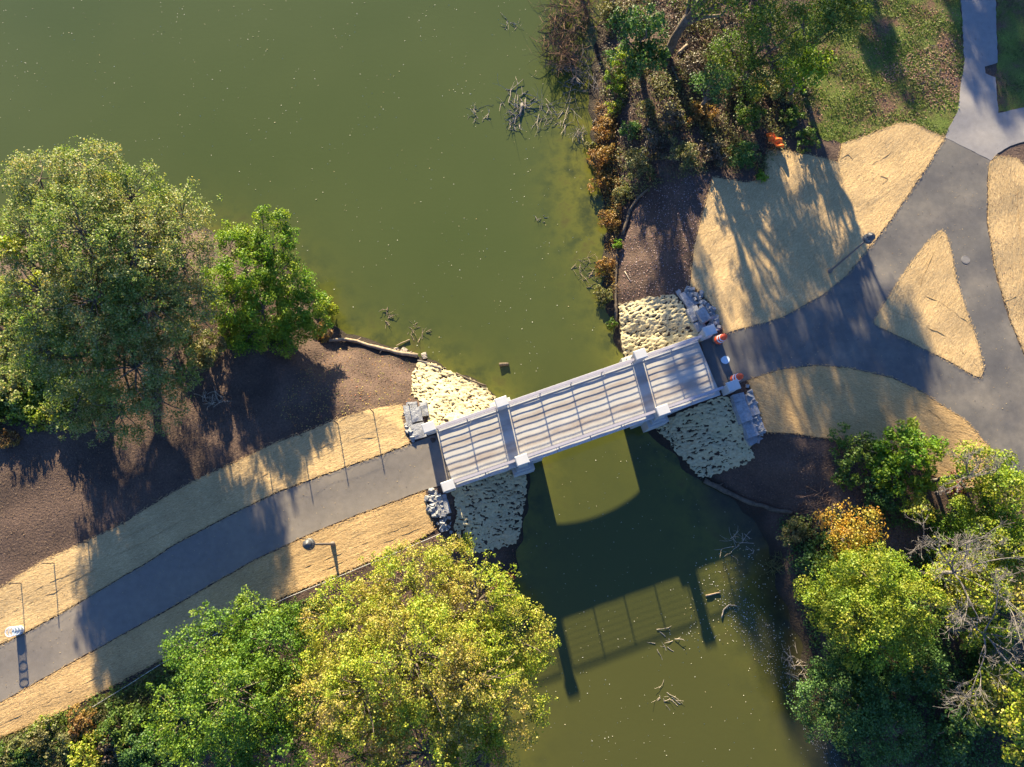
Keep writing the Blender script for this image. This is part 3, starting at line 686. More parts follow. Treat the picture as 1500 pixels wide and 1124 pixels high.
for q, r, h, k, lb in (((58,596),1.8,0.6,'lime','light green bush at the left, nearest the bare soil'),((8,596),1.7,0.5,'midgreen','low green bush at the left edge of the photo above the bare soil'),((30,560),2.2,1.3,'greygreen','grey green bush under the left side of the large tree'),
        ((85,560),2.0,1.2,'midgreen','green bush between the large tree and the light green bush'),((25,500),2.2,1.2,'greygreen','tall grey green bush at the left edge under the large tree'),((70,505),2.2,1.8,'bright','bright bush hidden under the left side of the large tree'),
        ((18,440),2.0,1.5,'lime','yellow green bush at the left edge, level with the bright green tree'),((120,590),1.8,1.2,'midgreen','green bush at the front foot of the large tree')):
    shrub('shrub', lb, q, r, h, LF[k], 0.16, 0.8, 5)
shrub('weed_clump', 'thin rusty weeds on the soil at the left edge of the photo', (12,642), 0.8, 0.4, LF['rust'], 0.1, 0.6)
# lower left
L3 = [(-2.2,2.0,4.0,2.3,2.3,1.9),(1.6,2.6,4.4,2.2,2.2,1.8),(3.0,-0.6,4.4,2.2,2.4,1.8),(-3.0,-1.6,3.6,2.4,2.5,1.9),(0,0,6.0,2.8,2.8,2.0),(-0.8,-3.4,4.4,2.6,2.3,1.9),(2.2,-3.2,4.8,2.3,2.3,1.8),(0.4,-0.6,3.6,3.4,3.2,2.0),(-0.4,3.9,3.2,1.5,1.3,1.1)]
tree('broadleaf_tree', 'mid green tree below the left path, left of the big yellow tree', (352,1012), 4.4, 5.0, 8.0, LF['green'], leaf=0.118, lobes=L3, clump=0.42, dens=0.65, fill=0.7)
L4 = [(-4.0,2.2,4.6,2.8,2.7,2.2),(-0.6,4.2,4.6,3.0,2.6,2.2),(3.2,3.4,4.2,2.6,2.4,2.0),(5.4,1.4,3.8,2.2,2.2,1.8),(4.4,-2.2,4.2,2.8,2.6,2.0),(-4.8,-1.6,4.8,2.7,2.8,2.2),(0,0.6,7.0,3.6,3.4,2.3),(-2.4,-0.8,6.6,3.0,3.0,2.1),(2.4,-0.6,6.4,3.0,2.9,2.1),
      (-3.2,-4.6,5.0,2.8,2.6,2.0),(0.6,-4.2,6.0,3.2,2.8,2.1),(3.0,-5.2,4.4,2.3,2.2,1.8),(0,0,4.6,5.0,4.4,2.4),(1.4,5.8,3.2,1.3,1.2,1.0),(6.4,0.6,3.6,1.2,1.3,1.0)]
tree('broadleaf_tree', 'big yellow green tree at the bottom beside the pond', (614,975), 5.0, 7.1, 9.6, LF['yellow'], leaf=0.108, lobes=L4, clump=0.42, dens=0.6, fill=0.8)
shrub('shrub', 'red brown shrub between the big yellow tree and the water', (737,856), 0.95, 1.3, LF['redbrown'], 0.12, 0.8)
shrub('shrub', 'small yellow sprig bush at the foot of the lower left wing wall', (684,795), 0.6, 0.9, LF['yellow'], 0.13, 0.6)
lowveg = [((30,1100),1.6,0.7,'olive','pale olive weeds in the lower left corner of the photo'),((90,1085),1.5,0.6,'olive','pale olive weeds just right of the lower left corner'),
    ((60,1070),0.9,0.5,'lime','small light green weeds along the lower straw mat edge at the left'),((120,1060),1.0,0.8,'rust','tan dry weeds touching the lower straw mat near its left end'),((128,1105),1.2,1.0,'yellow','yellow weeds at the bottom edge, fifth clump from the left corner'),
    ((180,1060),1.7,1.2,'midgreen','dark weeds in tree shade under the pale rope'),((210,1110),1.8,1.2,'dark','dark green weeds at the bottom edge left of the mid green tree'),((255,1010),1.2,1.0,'midgreen','green weeds in the shade below the pale rope'),
    ((20,1118),1.4,0.6,'midgreen','green weeds at the very corner of the lower left'),((165,1095),1.0,0.7,'brown','brown dead weeds at the bottom edge between green clumps'),((240,1065),1.1,0.9,'dark','dark weeds at the left foot of the mid green tree')]
for q, r, h, k, lb in lowveg: shrub('weed_clump', lb, q, r, h, LF[k], 0.13, 0.8, 4, 'weed clumps below the left path')

# ------------------------------------------------------------------ trees, right bank
shrub('shrub', 'green shrub at the lower edge of the crescent straw mat', (1328,668), 2.5, 2.8, LF['bright'], 0.17, 1.0, 6)
shrub('shrub', 'loose olive green shrub on dark soil left of the green shrub by the crescent mat', (1250,658), 1.5, 1.5, LF['midgreen'], 0.16, 0.8)
shrub('shrub', 'small round green shrub alone on the dark soil', (1240,702), 0.85, 1.0, LF['midgreen'], 0.15, 1.0)
shrub('shrub', 'dark shrub below the green shrub by the crescent mat', (1290,722), 1.2, 1.2, LF['dark'], 0.16, 0.9)
tree('autumn_tree', 'small orange leaved tree on the right bank', (1260,780), 3.6, 2.0, 4.9, LF['orange'], 7, 0.14, 0.34, zlo=0.5, clump=0.5)
tree('broadleaf_tree', 'lime green tree below the orange tree on the right bank', (1294,888), 4.2, 3.5, 7.0, LF['lime'], 9, 0.115, 0.8, clump=0.65)
tree('broadleaf_tree', 'dark green tree in shade at the bottom of the right bank', (1283,1040), 3.0, 3.4, 5.6, LF['dark'], 9, 0.12, 0.75, clump=0.65)
tree('broadleaf_tree', 'lime green tree at the right edge beside the straw crescent', (1460,712), 3.2, 2.7, 5.6, LF['lime'], 7, 0.14, 0.7, clump=0.6)
tree('broadleaf_tree', 'yellow and orange tree behind the dead branches at the right edge', (1440,872), 3.0, 2.7, 5.0, LF['yellow'], 7, 0.135, 0.6, clump=0.6)
tree('broadleaf_tree', 'thin green tree at the right edge between dead branches', (1480,795), 3.0, 2.4, 4.9, LF['lime'], 7, 0.135, 0.6, clump=0.6)
tree('broadleaf_tree', 'olive yellow tree in the lower right corner', (1490,1040), 3.4, 2.4, 5.8, LF['yellow'], 5, 0.18, 0.7, clump=0.55)
shrub('shrub', 'olive shrub in shade left of the lower right corner tree', (1425,1030), 1.2, 2.0, LF['olive'], 0.16, 0.6)
shrub('shrub', 'yellow bush among the dead branches right of the orange tree', (1345,745), 1.3, 2.2, LF['yellow'], 0.15, 0.6)
shrub('shrub', 'yellow green bush between the lime tree and the dead branches', (1385,830), 1.6, 2.6, LF['lime'], 0.15, 0.6)
shrub('shrub', 'red brown leaf pile shrub between the straw crescent and the dead tree', (1400,712), 0.9, 0.8, LF['redbrown'], 0.13, 0.7)
shrub('shrub', 'dim green shrub at the water edge left of the orange tree', (1165,775), 1.3, 1.1, LF['olive'], 0.14, 0.6)
shrub('shrub', 'dark shrub in the shade between orange tree and water', (1200,825), 1.6, 1.5, LF['dark'], 0.16, 0.7)
shrub('shrub', 'added dark shrub shading soil between the lime tree and the fan shaped bare limbs', (1358,985), 1.7, 1.8, LF['dark'], 0.13, 0.8)  # added to shade and darken the sunlit soil here
shrub('shrub', 'green shrub under the fan shaped bare limbs near the right edge', (1450,965), 1.6, 1.6, LF['midgreen'], 0.13, 0.8)
shrub('shrub', 'green shrub hidden under the first grey dead tree', (1390,775), 1.5, 1.8, LF['green'], 0.13, 0.8)
shrub('shrub', 'dark low shrub in the shade under the dead branches at the bottom right', (1400,1070), 1.8, 1.2, LF['dark'], 0.16, 0.6)
shrub('shrub', 'pale olive shrub at the water edge beside the dark green tree', (1218,1055), 0.8, 1.2, LF['olive'], 0.13, 0.8)
def dead_tree(label, base, dirs, seed):
    global rng
    keep = rng; rng = np.random.default_rng(seed)
    b = G(*base); t = empty('dead_tree', tuple(b), label=label, cat='dead tree', group='dead trees on the right bank')
    mb = MB(); fork = np.array([0.2, 0.1, 3.4]); mb.tube(wiggle((0,0,-0.2), fork, 4, 0.05), [0.16, 0.14, 0.13, 0.12, 0.11], 8)
    mb.build('trunk', M['deadwood'], t, True)
    for d in dirs:
        q = MB(); branchy(q, fork, np.array(d[:3]) / np.linalg.norm(d[:3]), d[3] * 0.92, 0.055, 5, 0.5, 0.0075, 0.01, 3); q.build('branch', M['deadwood'], t)
    rng = keep
dead_tree('grey dead tree with bare branches hanging toward the lime tree', (1345,838), [(-1,0.5,0.55,2.6),(0.3,0.9,0.6,2.6),(0.9,-0.3,0.5,3.0),(0.25,-1,0.5,3.2),(-0.5,0.9,0.7,2.4),(0.9,0.6,0.5,2.8)], 3)
dead_tree('grey dead tree with fan shaped bare limbs above the dark green tree', (1385,920), [(-0.3,-1,0.3,2.3),(0.5,-1,0.35,2.4),(1,-0.2,0.4,2.3),(-1,0.3,0.4,2.0),(0.2,0.8,0.5,2.2)], 5)
dead_tree('twisted grey snag at the edge of the crescent straw mat', (1366,705), [(-0.4,1,0.5,1.3),(0.6,0.8,0.6,1.3),(0.9,-0.1,0.5,1.5),(-0.7,-0.3,0.5,1.2)], 9)

# ------------------------------------------------------------------ trees, upper right bank
tree('broadleaf_tree', 'tall tree with a leaning grey trunk at the top, right of the pond', (1080,-70), 8.0, 4.6, 12.5, LF['midgreen'], 8, 0.15, 0.34, fill=0.1, base=(972,84), zlo=0.45, tr=0.36)
tree('broadleaf_tree', 'dark green tree with a straight grey trunk at the top beside the brush', (945,30), 5.2, 2.3, 8.0, LF['dark'], 6, 0.19, 0.9, base=(936,108), zlo=0.35, tr=0.22)
tree('broadleaf_tree', 'green tree at the top centre of the right bank with drooping foliage', (1120,55), 5.0, 3.3, 8.5, LF['midgreen'], 8, 0.125, 0.42, fill=0.15, zlo=0.3)
tree('broadleaf_tree', 'small dark green tree drooping over the leaf litter', (1045,120), 3.4, 1.7, 5.4, LF['dark'], 5, 0.13, 0.4)
tree('broadleaf_tree', 'green tree at the top beside the sunlit lawn', (1205,35), 5.0, 2.7, 8.5, LF['midgreen'], 7, 0.125, 0.5, fill=0.2)
tree('broadleaf_tree', 'yellow green low tree in front of the lawn trees', (1180,100), 3.4, 1.9, 5.6, LF['bright'], 5, 0.18, 0.7)
shrub('shrub', 'yellow olive shrub at the top of the pond shore beside the brown brush', (893,20), 1.1, 1.5, LF['olive'], 0.14, 0.8)
for lb, shd, hc, r, h, dn in (('tall tree beyond the top right corner shading the concrete walk', (1480,30), 7.5, 5.0, 12.5, 0.9), ('slim tree beyond the top edge shading a streak of lawn', (1282,40), 7.0, 1.7, 10.5, 0.7),
        ('tall tree beyond the top edge shading the right end of the bridge', (1026,535), 13.0, 2.2, 20.0, 1.5), ('tall tree beyond the top edge shading the dark fork of the path', (1265,470), 13.0, 3.8, 18.0, 0.17),
        ('tall thin tree beyond the top edge shading the crescent straw mat', (1245,600), 14.0, 3.8, 19.0, 0.17),
        ('tall tree beyond the top edge shading the muddy lower right shore', (1168,870), 14.0, 2.7, 26.0, 0.8)):
    tree('broadleaf_tree', lb, None, 0.675 * h, r, h, LF['midgreen'], 8, 0.24, dn * 0.75, fill=0.15, zlo=0.5, zhi=0.85, shade=shd, clump=0.8, tr=0.17)
nev = [((888,186),1.0,1.0,'rust','rusty weeds on the upper right shore, third clump up from the fallen log'),((884,230),1.15,1.2,'rust','tallest rust orange weeds on the upper right shore'),((880,268),1.0,1.0,'rust','rust orange weeds above the dark cove of the upper right shore'),
    ((892,325),0.95,0.9,'rust','rusty weeds above the bright green sprout on the shore'),((884,392),0.8,0.8,'rust','rusty weeds beside the shore log'),((884,432),0.8,0.7,'olive','olive and rust weeds at the lower end of the shore log'),((897,474),0.45,0.6,'midgreen','green weeds in front of the half shaded netting'),
    ((905,358),0.4,0.5,'bright','bright green sprout on the shore log'),((938,238),1.5,1.5,'olive','pale tan and green weed mound above the dark soil'),((914,285),0.9,1.0,'olive','olive weeds at the upper end of the shore log'),
    ((912,90),1.2,1.5,'lime','bright green bush left of the straight grey trunk'),((905,125),1.1,1.2,'lime','bright lime bush lowest beside the straight grey trunk'),((898,158),0.7,0.8,'yellow','small yellow weeds under the bright lime bush'),
    ((925,190),0.9,1.0,'dark','dark green weeds between rust weeds and brown litter'),((960,215),1.1,1.1,'brown','dry brown weeds above the tan weed mound'),((1000,225),1.3,1.3,'olive','wide dull olive weeds above the dark soil'),
    ((985,170),1.0,1.0,'brown','grey brown dry weeds right of the trunk shadow'),((1045,225),1.2,1.2,'brown','brown weeds at the upper edge of the dark soil'),((1098,172),1.3,1.6,'midgreen','loose dark olive shrub left of the orange fabric'),
    ((1090,228),1.3,1.5,'dark','dark green shrub below the orange fabric'),((1116,258),0.5,0.5,'bright','small bright green plant at the notch of the large straw mat'),((1104,136),0.9,1.2,'yellow','yellow shrub under the drooping trees'),
    ((1160,170),0.9,0.7,'midgreen','low green weeds right of the orange fabric'),((1185,205),1.0,0.6,'midgreen','low green weeds along the upper edge of the large straw mat'),((1075,120),1.2,1.2,'brown','brown brush under the drooping dark tree'),
    ((1020,95),1.3,1.1,'brown','brown brush right of the leaning trunk'),((1140,130),1.1,1.0,'olive','olive weeds between the drooping trees and the lawn'),((945,160),0.8,0.9,'olive','grey green weeds at the foot of the straight trunk'),
    ((1030,170),1.1,0.9,'rust','reddish dry weeds in the middle of the leaf litter'),((865,215),0.6,0.7,'olive','pale weeds standing in the shallow cove of the upper right shore')]
for q, r, h, k, lb in nev: shrub('weed_clump' if h < 1.15 else 'shrub', lb, q, r, h, LF[k], 0.125, 0.75, 4, 'undergrowth on the upper right bank')

# ------------------------------------------------------------------ brush piles, reeds, logs and sticks
def brush(name, label, px, r, h, n, mat, seed, flat=0.4, water=False, cat='brush', rad=0.014, group=None):
    global rng
    keep = rng; rng = np.random.default_rng(seed)
    c = P(*px, 0.05) if water else G(*px)[:2]; z = 0.0 if water else max(0, h1(*c))
    mb = MB()
    for i in range(n):
        a = rng.uniform(0, 6.28); q = r * math.sqrt(rng.random()) * 0.8; b = np.array([q * math.cos(a), q * math.sin(a), rng.uniform(0, h * 0.4)])
        a2 = rng.uniform(0, 6.28); d = np.array([math.cos(a2), math.sin(a2), rng.uniform(0.05, flat)])
        L = rng.uniform(0.35, 0.9) * r
        branchy(mb, b, d / np.linalg.norm(d), L, rad * rng.uniform(0.7, 1.8), 1, 0.5, 0.007, -0.05, 2)
    o = mb.build(name, mat, None); o.location = (c[0], c[1], z); rng = keep
    return tag(o, label, cat, group)
brush('brush_pile', 'brown dead brush in the water at the top of the right shore', (840,25), 2.4, 1.6, 150, M['brush'], 1, 0.9, True, rad=0.02)
brush('brush_pile', 'russet reeds and stems standing at the water edge below the top brush', (822,78), 1.9, 1.3, 140, M['brush'], 2, 1.2, True, rad=0.018)
brush('brush_pile', 'grey bare branches arching over the water right of the floating twigs', (848,112), 1.9, 0.8, 70, M['deadwood'], 3, 0.35, True, rad=0.022)
brush('brush_pile', 'half sunk pale twigs around the short log in the upper pond', (755,150), 1.5, 0.15, 34, M['twig'], 4, 0.2, True, 'twigs', 0.02)
brush('brush_pile', 'clump of floating twigs below the short log in the upper pond', (752,183), 0.75, 0.2, 28, M['twig'], 5, 0.3, True, 'twigs')
brush('brush_pile', 'leftmost small cluster of floating twigs in the upper pond', (703,168), 0.85, 0.12, 16, M['twig'], 6, 0.2, True, 'twigs')
brush('brush_pile', 'pale twigs floating near the top edge left of the brown brush', (748,35), 0.85, 0.12, 14, M['twig'], 7, 0.2, True, 'twigs')
brush('brush_pile', 'sparse pale twigs in the shallow cove below the grey branches', (812,165), 1.8, 0.15, 46, M['twig'], 8, 0.2, True, 'twigs')
brush('brush_pile', 'fan of dry reed stems in the shallow cove', (848,196), 0.7, 0.5, 36, M['twig'], 9, 0.9, True, 'reeds')
brush('brush_pile', 'dead twigs in the shallows beside the rusty shore weeds', (855,400), 1.5, 0.1, 26, M['drift'], 10, 0.15, True, 'twigs')
brush('brush_pile', 'short forked twig floating alone in the middle of the pond', (791,320), 0.6, 0.08, 6, M['twig'], 11, 0.2, True, 'twigs', 0.022)
brush('brush_pile', 'small brown twigs floating above the driftwood log', (566,463), 0.55, 0.1, 9, M['drift'], 12, 0.3, True, 'twigs', 0.02)
brush('brush_pile', 'scattered brown twigs in the water above the bright netting', (610,487), 0.9, 0.06, 12, M['drift'], 13, 0.12, True, 'twigs', 0.016)
brush('brush_pile', 'forked pale branch floating in the lower pond below the bridge shadow', (972,938), 1.0, 0.12, 9, M['twig'], 14, 0.15, True, 'twigs', 0.015)
brush('brush_pile', 'pale sticks floating lowest in the lower pond', (977,1012), 0.95, 0.08, 10, M['twig'], 15, 0.1, True, 'twigs', 0.013)
brush('brush_pile', 'brown stick debris on the muddy lower right shore', (1178,975), 1.3, 0.12, 40, M['twig'], 16, 0.15, True, 'twigs', 0.016)
brush('brush_pile', 'green and tan reed tuft at the lower right water edge', (1137,826), 0.75, 0.7, 60, LF['olive'], 17, 1.3, True, 'reeds')
brush('brush_pile', 'tan grass stalks on the mud right of the bridge pillar shadow', (1085,800), 1.2, 0.15, 18, M['twig'], 18, 0.15, True, 'twigs')
brush('brush_pile', 'bare twigs across the shaded litter below the small round shrub', (1215,740), 1.5, 0.3, 36, M['brush'], 19, 0.2, rad=0.016, cat='twigs')
brush('brush_pile', 'dry twigs spread on the leaf litter under the leaning trunk', (1030,70), 2.2, 0.3, 60, M['brush'], 20, 0.25, rad=0.018, cat='twigs')
brush('brush_pile', 'dead stems at the soil line between the large left tree shadow and the second tree', (312,585), 0.9, 0.25, 26, M['twig'], 21, 0.2, cat='twigs')
def log(name, label, pts_px, r, mat, dz=0.1, water=False, cat='log', n=8):
    w = []
    for q in pts_px:
        if water: p = P(*q, 0.05); w.append((p[0], p[1], 0.04 + dz * 0.3))
        else: p = G(*q); w.append((p[0], p[1], max(p[2], 0) + dz))
    b = w[0]; loc = [(p[0] - b[0], p[1] - b[1], p[2] - b[2]) for p in w]
    fine = []
    for a, c in zip(loc[:-1], loc[1:]):
        for j in range(3): fine.append(np.array(a) + (np.array(c) - np.array(a)) * j / 3 + rng.normal(0, r * 0.12, 3))
    fine.append(np.array(loc[-1])); k = len(fine)
    mb = MB().tube(fine, [r * (1 - 0.35 * i / k) * rng.uniform(0.85, 1.1) for i in range(k)], n)
    for i in range(2, k - 2, 4):
        d = rng.normal(0, 1, 3); d[2] = abs(d[2]) * 0.4; d /= np.linalg.norm(d); mb.tube([fine[i], fine[i] + d * r * 2.4], [r * 0.35, r * 0.15], 5)
    o = mb.build(name, mat, None, True); o.location = b; return tag(o, label, cat)
log('driftwood_log', 'long curved driftwood log along the water edge of the left point', [(612,522),(590,519),(560,512),(530,503),(508,498),(482,500)], 0.17, M['drift'], 0.14)
log('driftwood_log', 'short pale driftwood piece at the top corner of the bright netting', [(645,541),(625,532),(612,529)], 0.1, M['deadwood'], 0.1)
log('driftwood_log', 'thin dark driftwood along the water edge of the bright netting', [(712,566),(690,558),(668,547)], 0.09, M['darkwood'], 0.1)
log('fallen_log', 'dark fallen log at the water edge below the shaded right netting', [(1030,704),(1060,718),(1095,736),(1130,746),(1160,752)], 0.2, M['darkwood'], 0.1)
log('shore_log', 'straight dark timber lying along the upper right shore', [(903,480),(902,440),(902,400),(904,366)], 0.13, M['darkwood'], 0.12)
log('shore_log', 'grey mossy log between the weed mound and the dark soil', [(912,345),(922,310),(935,290),(950,278)], 0.14, M['darkwood'], 0.12)
log('floating_log', 'short pale log floating upright among twigs in the upper pond', [(765,152),(761,172)], 0.11, M['deadwood'], 0.2, True)
log('floating_log', 'stubby brown log floating in front of the bridge', [(732,535),(745,534)], 0.17, M['darkwood'], 0.15, True)
log('stick', 'curved pale stick on the muddy shallows right of the bridge shadow', [(1057,905),(1060,893),(1068,886),(1080,888)], 0.045, M['twig'], 0.1, True, 'stick')
log('stick', 'brown branch lying in the shallows beside the pillar shadow', [(1034,873),(1055,868)], 0.06, M['drift'], 0.1, True, 'stick')
log('stick', 'pale branch on the litter below the leaning trunk', [(984,100),(990,112),(995,122)], 0.07, M['deadwood'], 0.1, False, 'stick')
log('stick', 'short cut log on the litter right of the leaning trunk', [(993,80),(1006,68)], 0.15, M['drift'], 0.15, False, 'log')
log('stick', 'pale horizontal stick on the litter between the two grey trunks', [(957,131),(975,123)], 0.06, M['deadwood'], 0.08, False, 'stick')
log('stick', 'short pale log on the litter below the straight trunk', [(948,190),(957,198)], 0.09, M['deadwood'], 0.12, False, 'stick')
log('stick', 'pale stick standing out of the shallow cove', [(868,182),(878,166)], 0.05, M['deadwood'], 0.2, True, 'stick')
log('stick', 'long thin stick on the dark soil under the half shaded netting', [(915,398),(924,414)], 0.025, M['twig'], 0.06, False, 'stick')
log('stick', 'brown stick with a knob in the water above the driftwood log', [(600,498),(590,502),(580,507)], 0.05, M['drift'], 0.1, True, 'stick')
for q, s, lb in (((592,514),0.34,'pale rock beside the driftwood log, nearest the netting'),((581,513),0.28,'smaller pale rock beside the driftwood log'),((622,522),0.3,'rock at the tip between log and bright netting')):
    p = G(*q); o = rough_block((p[0], p[1], p[2] + 0.06), (s * 1.3, s, s * 0.7), random.random() * 3, int(s * 1000), M['rock'], None, 'rock', 3, 0.04); tag(o, lb, 'rock')

# ------------------------------------------------------------------ street furniture
def lamp(label, base, top):
    b = G(*base); t = empty('lamp_post', tuple(b), label=label, cat='lamp post'); H = 5.6
    MB().lathe((0,0,0), [(0.0,0.0),(0.17,0.0),(0.17,0.12),(0.12,0.3),(0.085,0.55),(0.08,1.2),(0.062,H-0.35),(0.06,H-0.25)], 12).build('pole', M['pole'], t, True)
    hd = MB().lathe((0,0,H-0.3), [(0.06,0.0),(0.13,0.06),(0.19,0.14),(0.3,0.18),(0.34,0.2),(0.34,0.235),(0.29,0.25)], 20).build('lantern', M['lamp'], t, True)
    MB().lathe((0,0,H-0.06), [(0.27,0.0),(0.3,0.12),(0.28,0.28),(0.2,0.36)], 20).build('glass', M['glass'], hd, True)
    q = MB().lathe((0,0,H+0.27), [(0.26,0.0),(0.28,0.03),(0.23,0.12),(0.08,0.2),(0.035,0.24),(0.03,0.34),(0.0,0.37)], 20)
    for k in range(4):
        a = k * math.pi / 2; q.tube([(0.33*math.cos(a),0.33*math.sin(a),-0.35),(0.31*math.cos(a),0.31*math.sin(a),-0.1),(0.22*math.cos(a),0.22*math.sin(a),0.02)], 0.016, 5)
    q.build('lantern_cap', M['lamp'], hd, True)
    return t
lamp('tall dark lamp post on the large straw mat beside the right path', (1215,398), None)
lamp('tall dark lamp post on the lower straw mat beside the left path', (488,797), None)

def fence():
    bases = [(31.7,854),(80,825),(130,795),(182,768),(235,733),(288,705),(338,682),(390,656),(442.5,639),(495,621),(547,604),(601.5,597)]
    w = [G(*q) for q in bases]; b0 = w[0]
    t = empty('wire_fence', tuple(b0), label='thin post and wire fence along the outer edge of the upper left straw mat', cat='fence')
    pl = [p - b0 for p in w]
    for p in pl:
        MB().box((p[0], p[1], p[2] + 0.62), (0.05, 0.05, 1.36)).build('post', M['post'], t)
    for hh in (0.45, 1.2):
        pts = []
        for a, c in zip(pl[:-1], pl[1:]):
            for j in range(4):
                s = j / 4; pts.append(a + (c - a) * s + np.array([0, 0, hh - 0.05 * 4 * s * (1 - s)]))
        pts.append(pl[-1] + np.array([0, 0, hh])); MB().tube(pts, 0.004, 4).build('wire', M['post'], t)
fence()
pts = [G(*q) for q in ((646,782),(580,810),(513,838),(420,876),(330,922),(238,972),(190,1003),(140,1034))]
mb = MB(); b0 = pts[0]; mb.tube([(p - b0) + np.array([0, 0, 0.28 + 0.05 * math.sin(i * 2.0)]) for i, p in enumerate(pts)], 0.016, 6)
o = mb.build('rope', M['rope']); o.location = b0; tag(o, 'pale rope stretched along the lower edge of the lower left straw mat', 'rope')

def drum(label, px, rz):
    b = G(*px); t = empty('traffic_drum', (b[0], b[1], b[2] + 0.10), 0, label=label, cat='traffic drum', group='orange traffic drums at the bridge end')
    t.rotation_euler = (R(-4), R(17), rz)
    MB().lathe((0,0,0), [(0.0,0.0),(0.36,0.0),(0.36,0.05),(0.31,0.1),(0.0,0.1)], 20).build('base', M['rubber'], t)
    MB().lathe((0,0,0), [(0.29,0.06),(0.28,0.3),(0.265,0.31),(0.255,0.52),(0.24,0.53),(0.23,0.74),(0.215,0.75),(0.205,0.9),(0.15,0.95),(0.0,0.96)], 24).build('drum_body', M['orange'], t, True)
    for z0, z1, r0, r1 in ((0.34,0.45,0.277,0.27),(0.58,0.68,0.252,0.246)):
        MB().lathe((0,0,0), [(r0 - 0.03,z0),(r0,z0),(r1,z1),(r1 - 0.03,z1)], 24).build('white_band', M['white'], t, True)
    MB().tube([(-0.11,0,0.95),(-0.1,0,1.05),(-0.04,0,1.1),(0.04,0,1.1),(0.1,0,1.05),(0.11,0,0.95)], 0.03, 6).build('handle', M['orange'], t, True)
drum('orange and white traffic drum beside the upper right bridge pillar', (1050,500), R(0))
drum('orange and white traffic drum behind the lower right bridge pillar', (1073,557), R(0))

def bin_():
    b = G(30,923); t = empty('litter_bin', (b[0], b[1], b[2] + 0.05), label='round white open slatted litter bin at the edge of the left path', cat='litter bin')
    def ring(z, r, k): return [(r * math.cos(2*math.pi*i/24), r * math.sin(2*math.pi*i/24), z) for i in range(25)]
    for z, r in ((0.03,0.25),(0.33,0.26),(0.62,0.27),(0.92,0.28)): MB().tube(ring(z, r, 0), 0.024, 6).build('hoop', M['binw'], t)
    q = MB()
    for i in range(26):
        a = 2 * math.pi * i / 26; q.tube([(0.25*math.cos(a),0.25*math.sin(a),0.03),(0.28*math.cos(a),0.28*math.sin(a),0.9)], 0.012, 4)
    q.build('slats', M['binw'], t)
    MB().lathe((0,0,0), [(0.0,0.05),(0.23,0.05),(0.24,0.32),(0.23,0.32),(0.21,0.1),(0.0,0.09)], 20).build('liner', M['binb'], t, True)
bin_()
def cover(label, px, mat, dz):
    b = G(*px); t = MB().lathe((0,0,0), [(0.0,0.012),(0.25,0.012),(0.255,0.006),(0.27,0.006),(0.275,0.012),(0.30,0.012),(0.31,0.0)], 28).build('manhole_cover', mat)
    t.location = (b[0], b[1], b[2] + dz); tag(t, label, 'manhole cover')
cover('pale round manhole cover on dark asphalt between the traffic drums', (1062,527), M['cover'], 0.033)
cover('grey round manhole cover in the right branch of the path beside the straw island', (1414,381), M['iron'], 0.033)
# crumpled orange fabric
b = G(1131,210); n = 14; V = []; Fc = []
for i in range(n + 1):
    for j in range(n + 1):
        u = i / n; v = j / n; a = R(-28 + 120 * u); rr = 0.15 + 0.95 * v
        V.append((rr * math.cos(a) * 1.0 - 0.45, rr * math.sin(a) * 0.8 - 0.35, 0.62 + 0.16 * math.sin(u * 17) * v + 0.10 * math.sin(v * 9 + u * 4) - 0.12 * v))
for i in range(n):
    for j in range(n): k = i * (n + 1) + j; Fc.append((k, k + 1, k + n + 2, k + n + 1))
o = MB().add(V, Fc).build('orange_fabric', M['tarp'], None, True); o.location = (b[0], b[1], b[2]); sm = o.modifiers.new('thick', 'SOLIDIFY'); sm.thickness = 0.01
tag(o, 'crumpled orange safety fabric at the upper corner of the large straw mat', 'fabric')

# ------------------------------------------------------------------ uncountable litter
def scatter(name, label, poly_px, n, size, stops, water=False, cat='leaves', tilt=0.35, lift=0.03, w=None, aspect=0.8):
    poly = np.array([P(*q, 0) if water else G(*q)[:2] for q in poly_px]); lo, hi = poly.min(0), poly.max(0)
    q = rng.uniform(lo, hi, (n * 4, 2)); q = q[inside(poly, q[:,0], q[:,1])]
    if w: q = q[w(q)]
    q = q[:n]
    if water: q = q[sdist(q[:,0], q[:,1]) < -0.1]; z = np.full(len(q), 0.012)
    else: z = hz(q[:,0], q[:,1]) + lift
    C = np.column_stack([q, z]); Nn = np.column_stack([rng.normal(0, tilt, len(q)), rng.normal(0, tilt, len(q)), np.ones(len(q))])
    v, f = leaf_quads(C, Nn, size, aspect)
    if water: v[:,2] = np.maximum(v[:,2], 0.006)
    a = N(name); a.fin(a.ramp(a.n('NewGeometry').outputs['Random Per Island'], [(i / (len(stops) - 1), s) for i, s in enumerate(stops)]), 0.8, 0.2)
    o = mesh_np(name, v, f, a.m); return tag(o, label, cat, kind='stuff')
PALE = [(0.16,0.15,0.07),(0.35,0.33,0.22),(0.55,0.52,0.42),(0.4,0.3,0.12)]
clus = lambda q: (np.sin(q[:,0] * 0.9 + 2 * np.sin(q[:,1] * 0.5)) + rng.normal(0, 0.8, len(q))) > 0.3
scatter('floating_leaves', 'pale leaves and specks floating on the upper pond', [(-30,-10),(800,-10),(880,300),(890,480),(740,600),(600,500),(480,440),(330,230),(-30,230)], 700, 0.06, PALE, True, w=clus)
scatter('floating_leaves', 'pale specks floating on the pond below the bridge', [(780,690),(940,640),(1100,760),(1200,1124),(740,1124)], 380, 0.055, PALE, True)
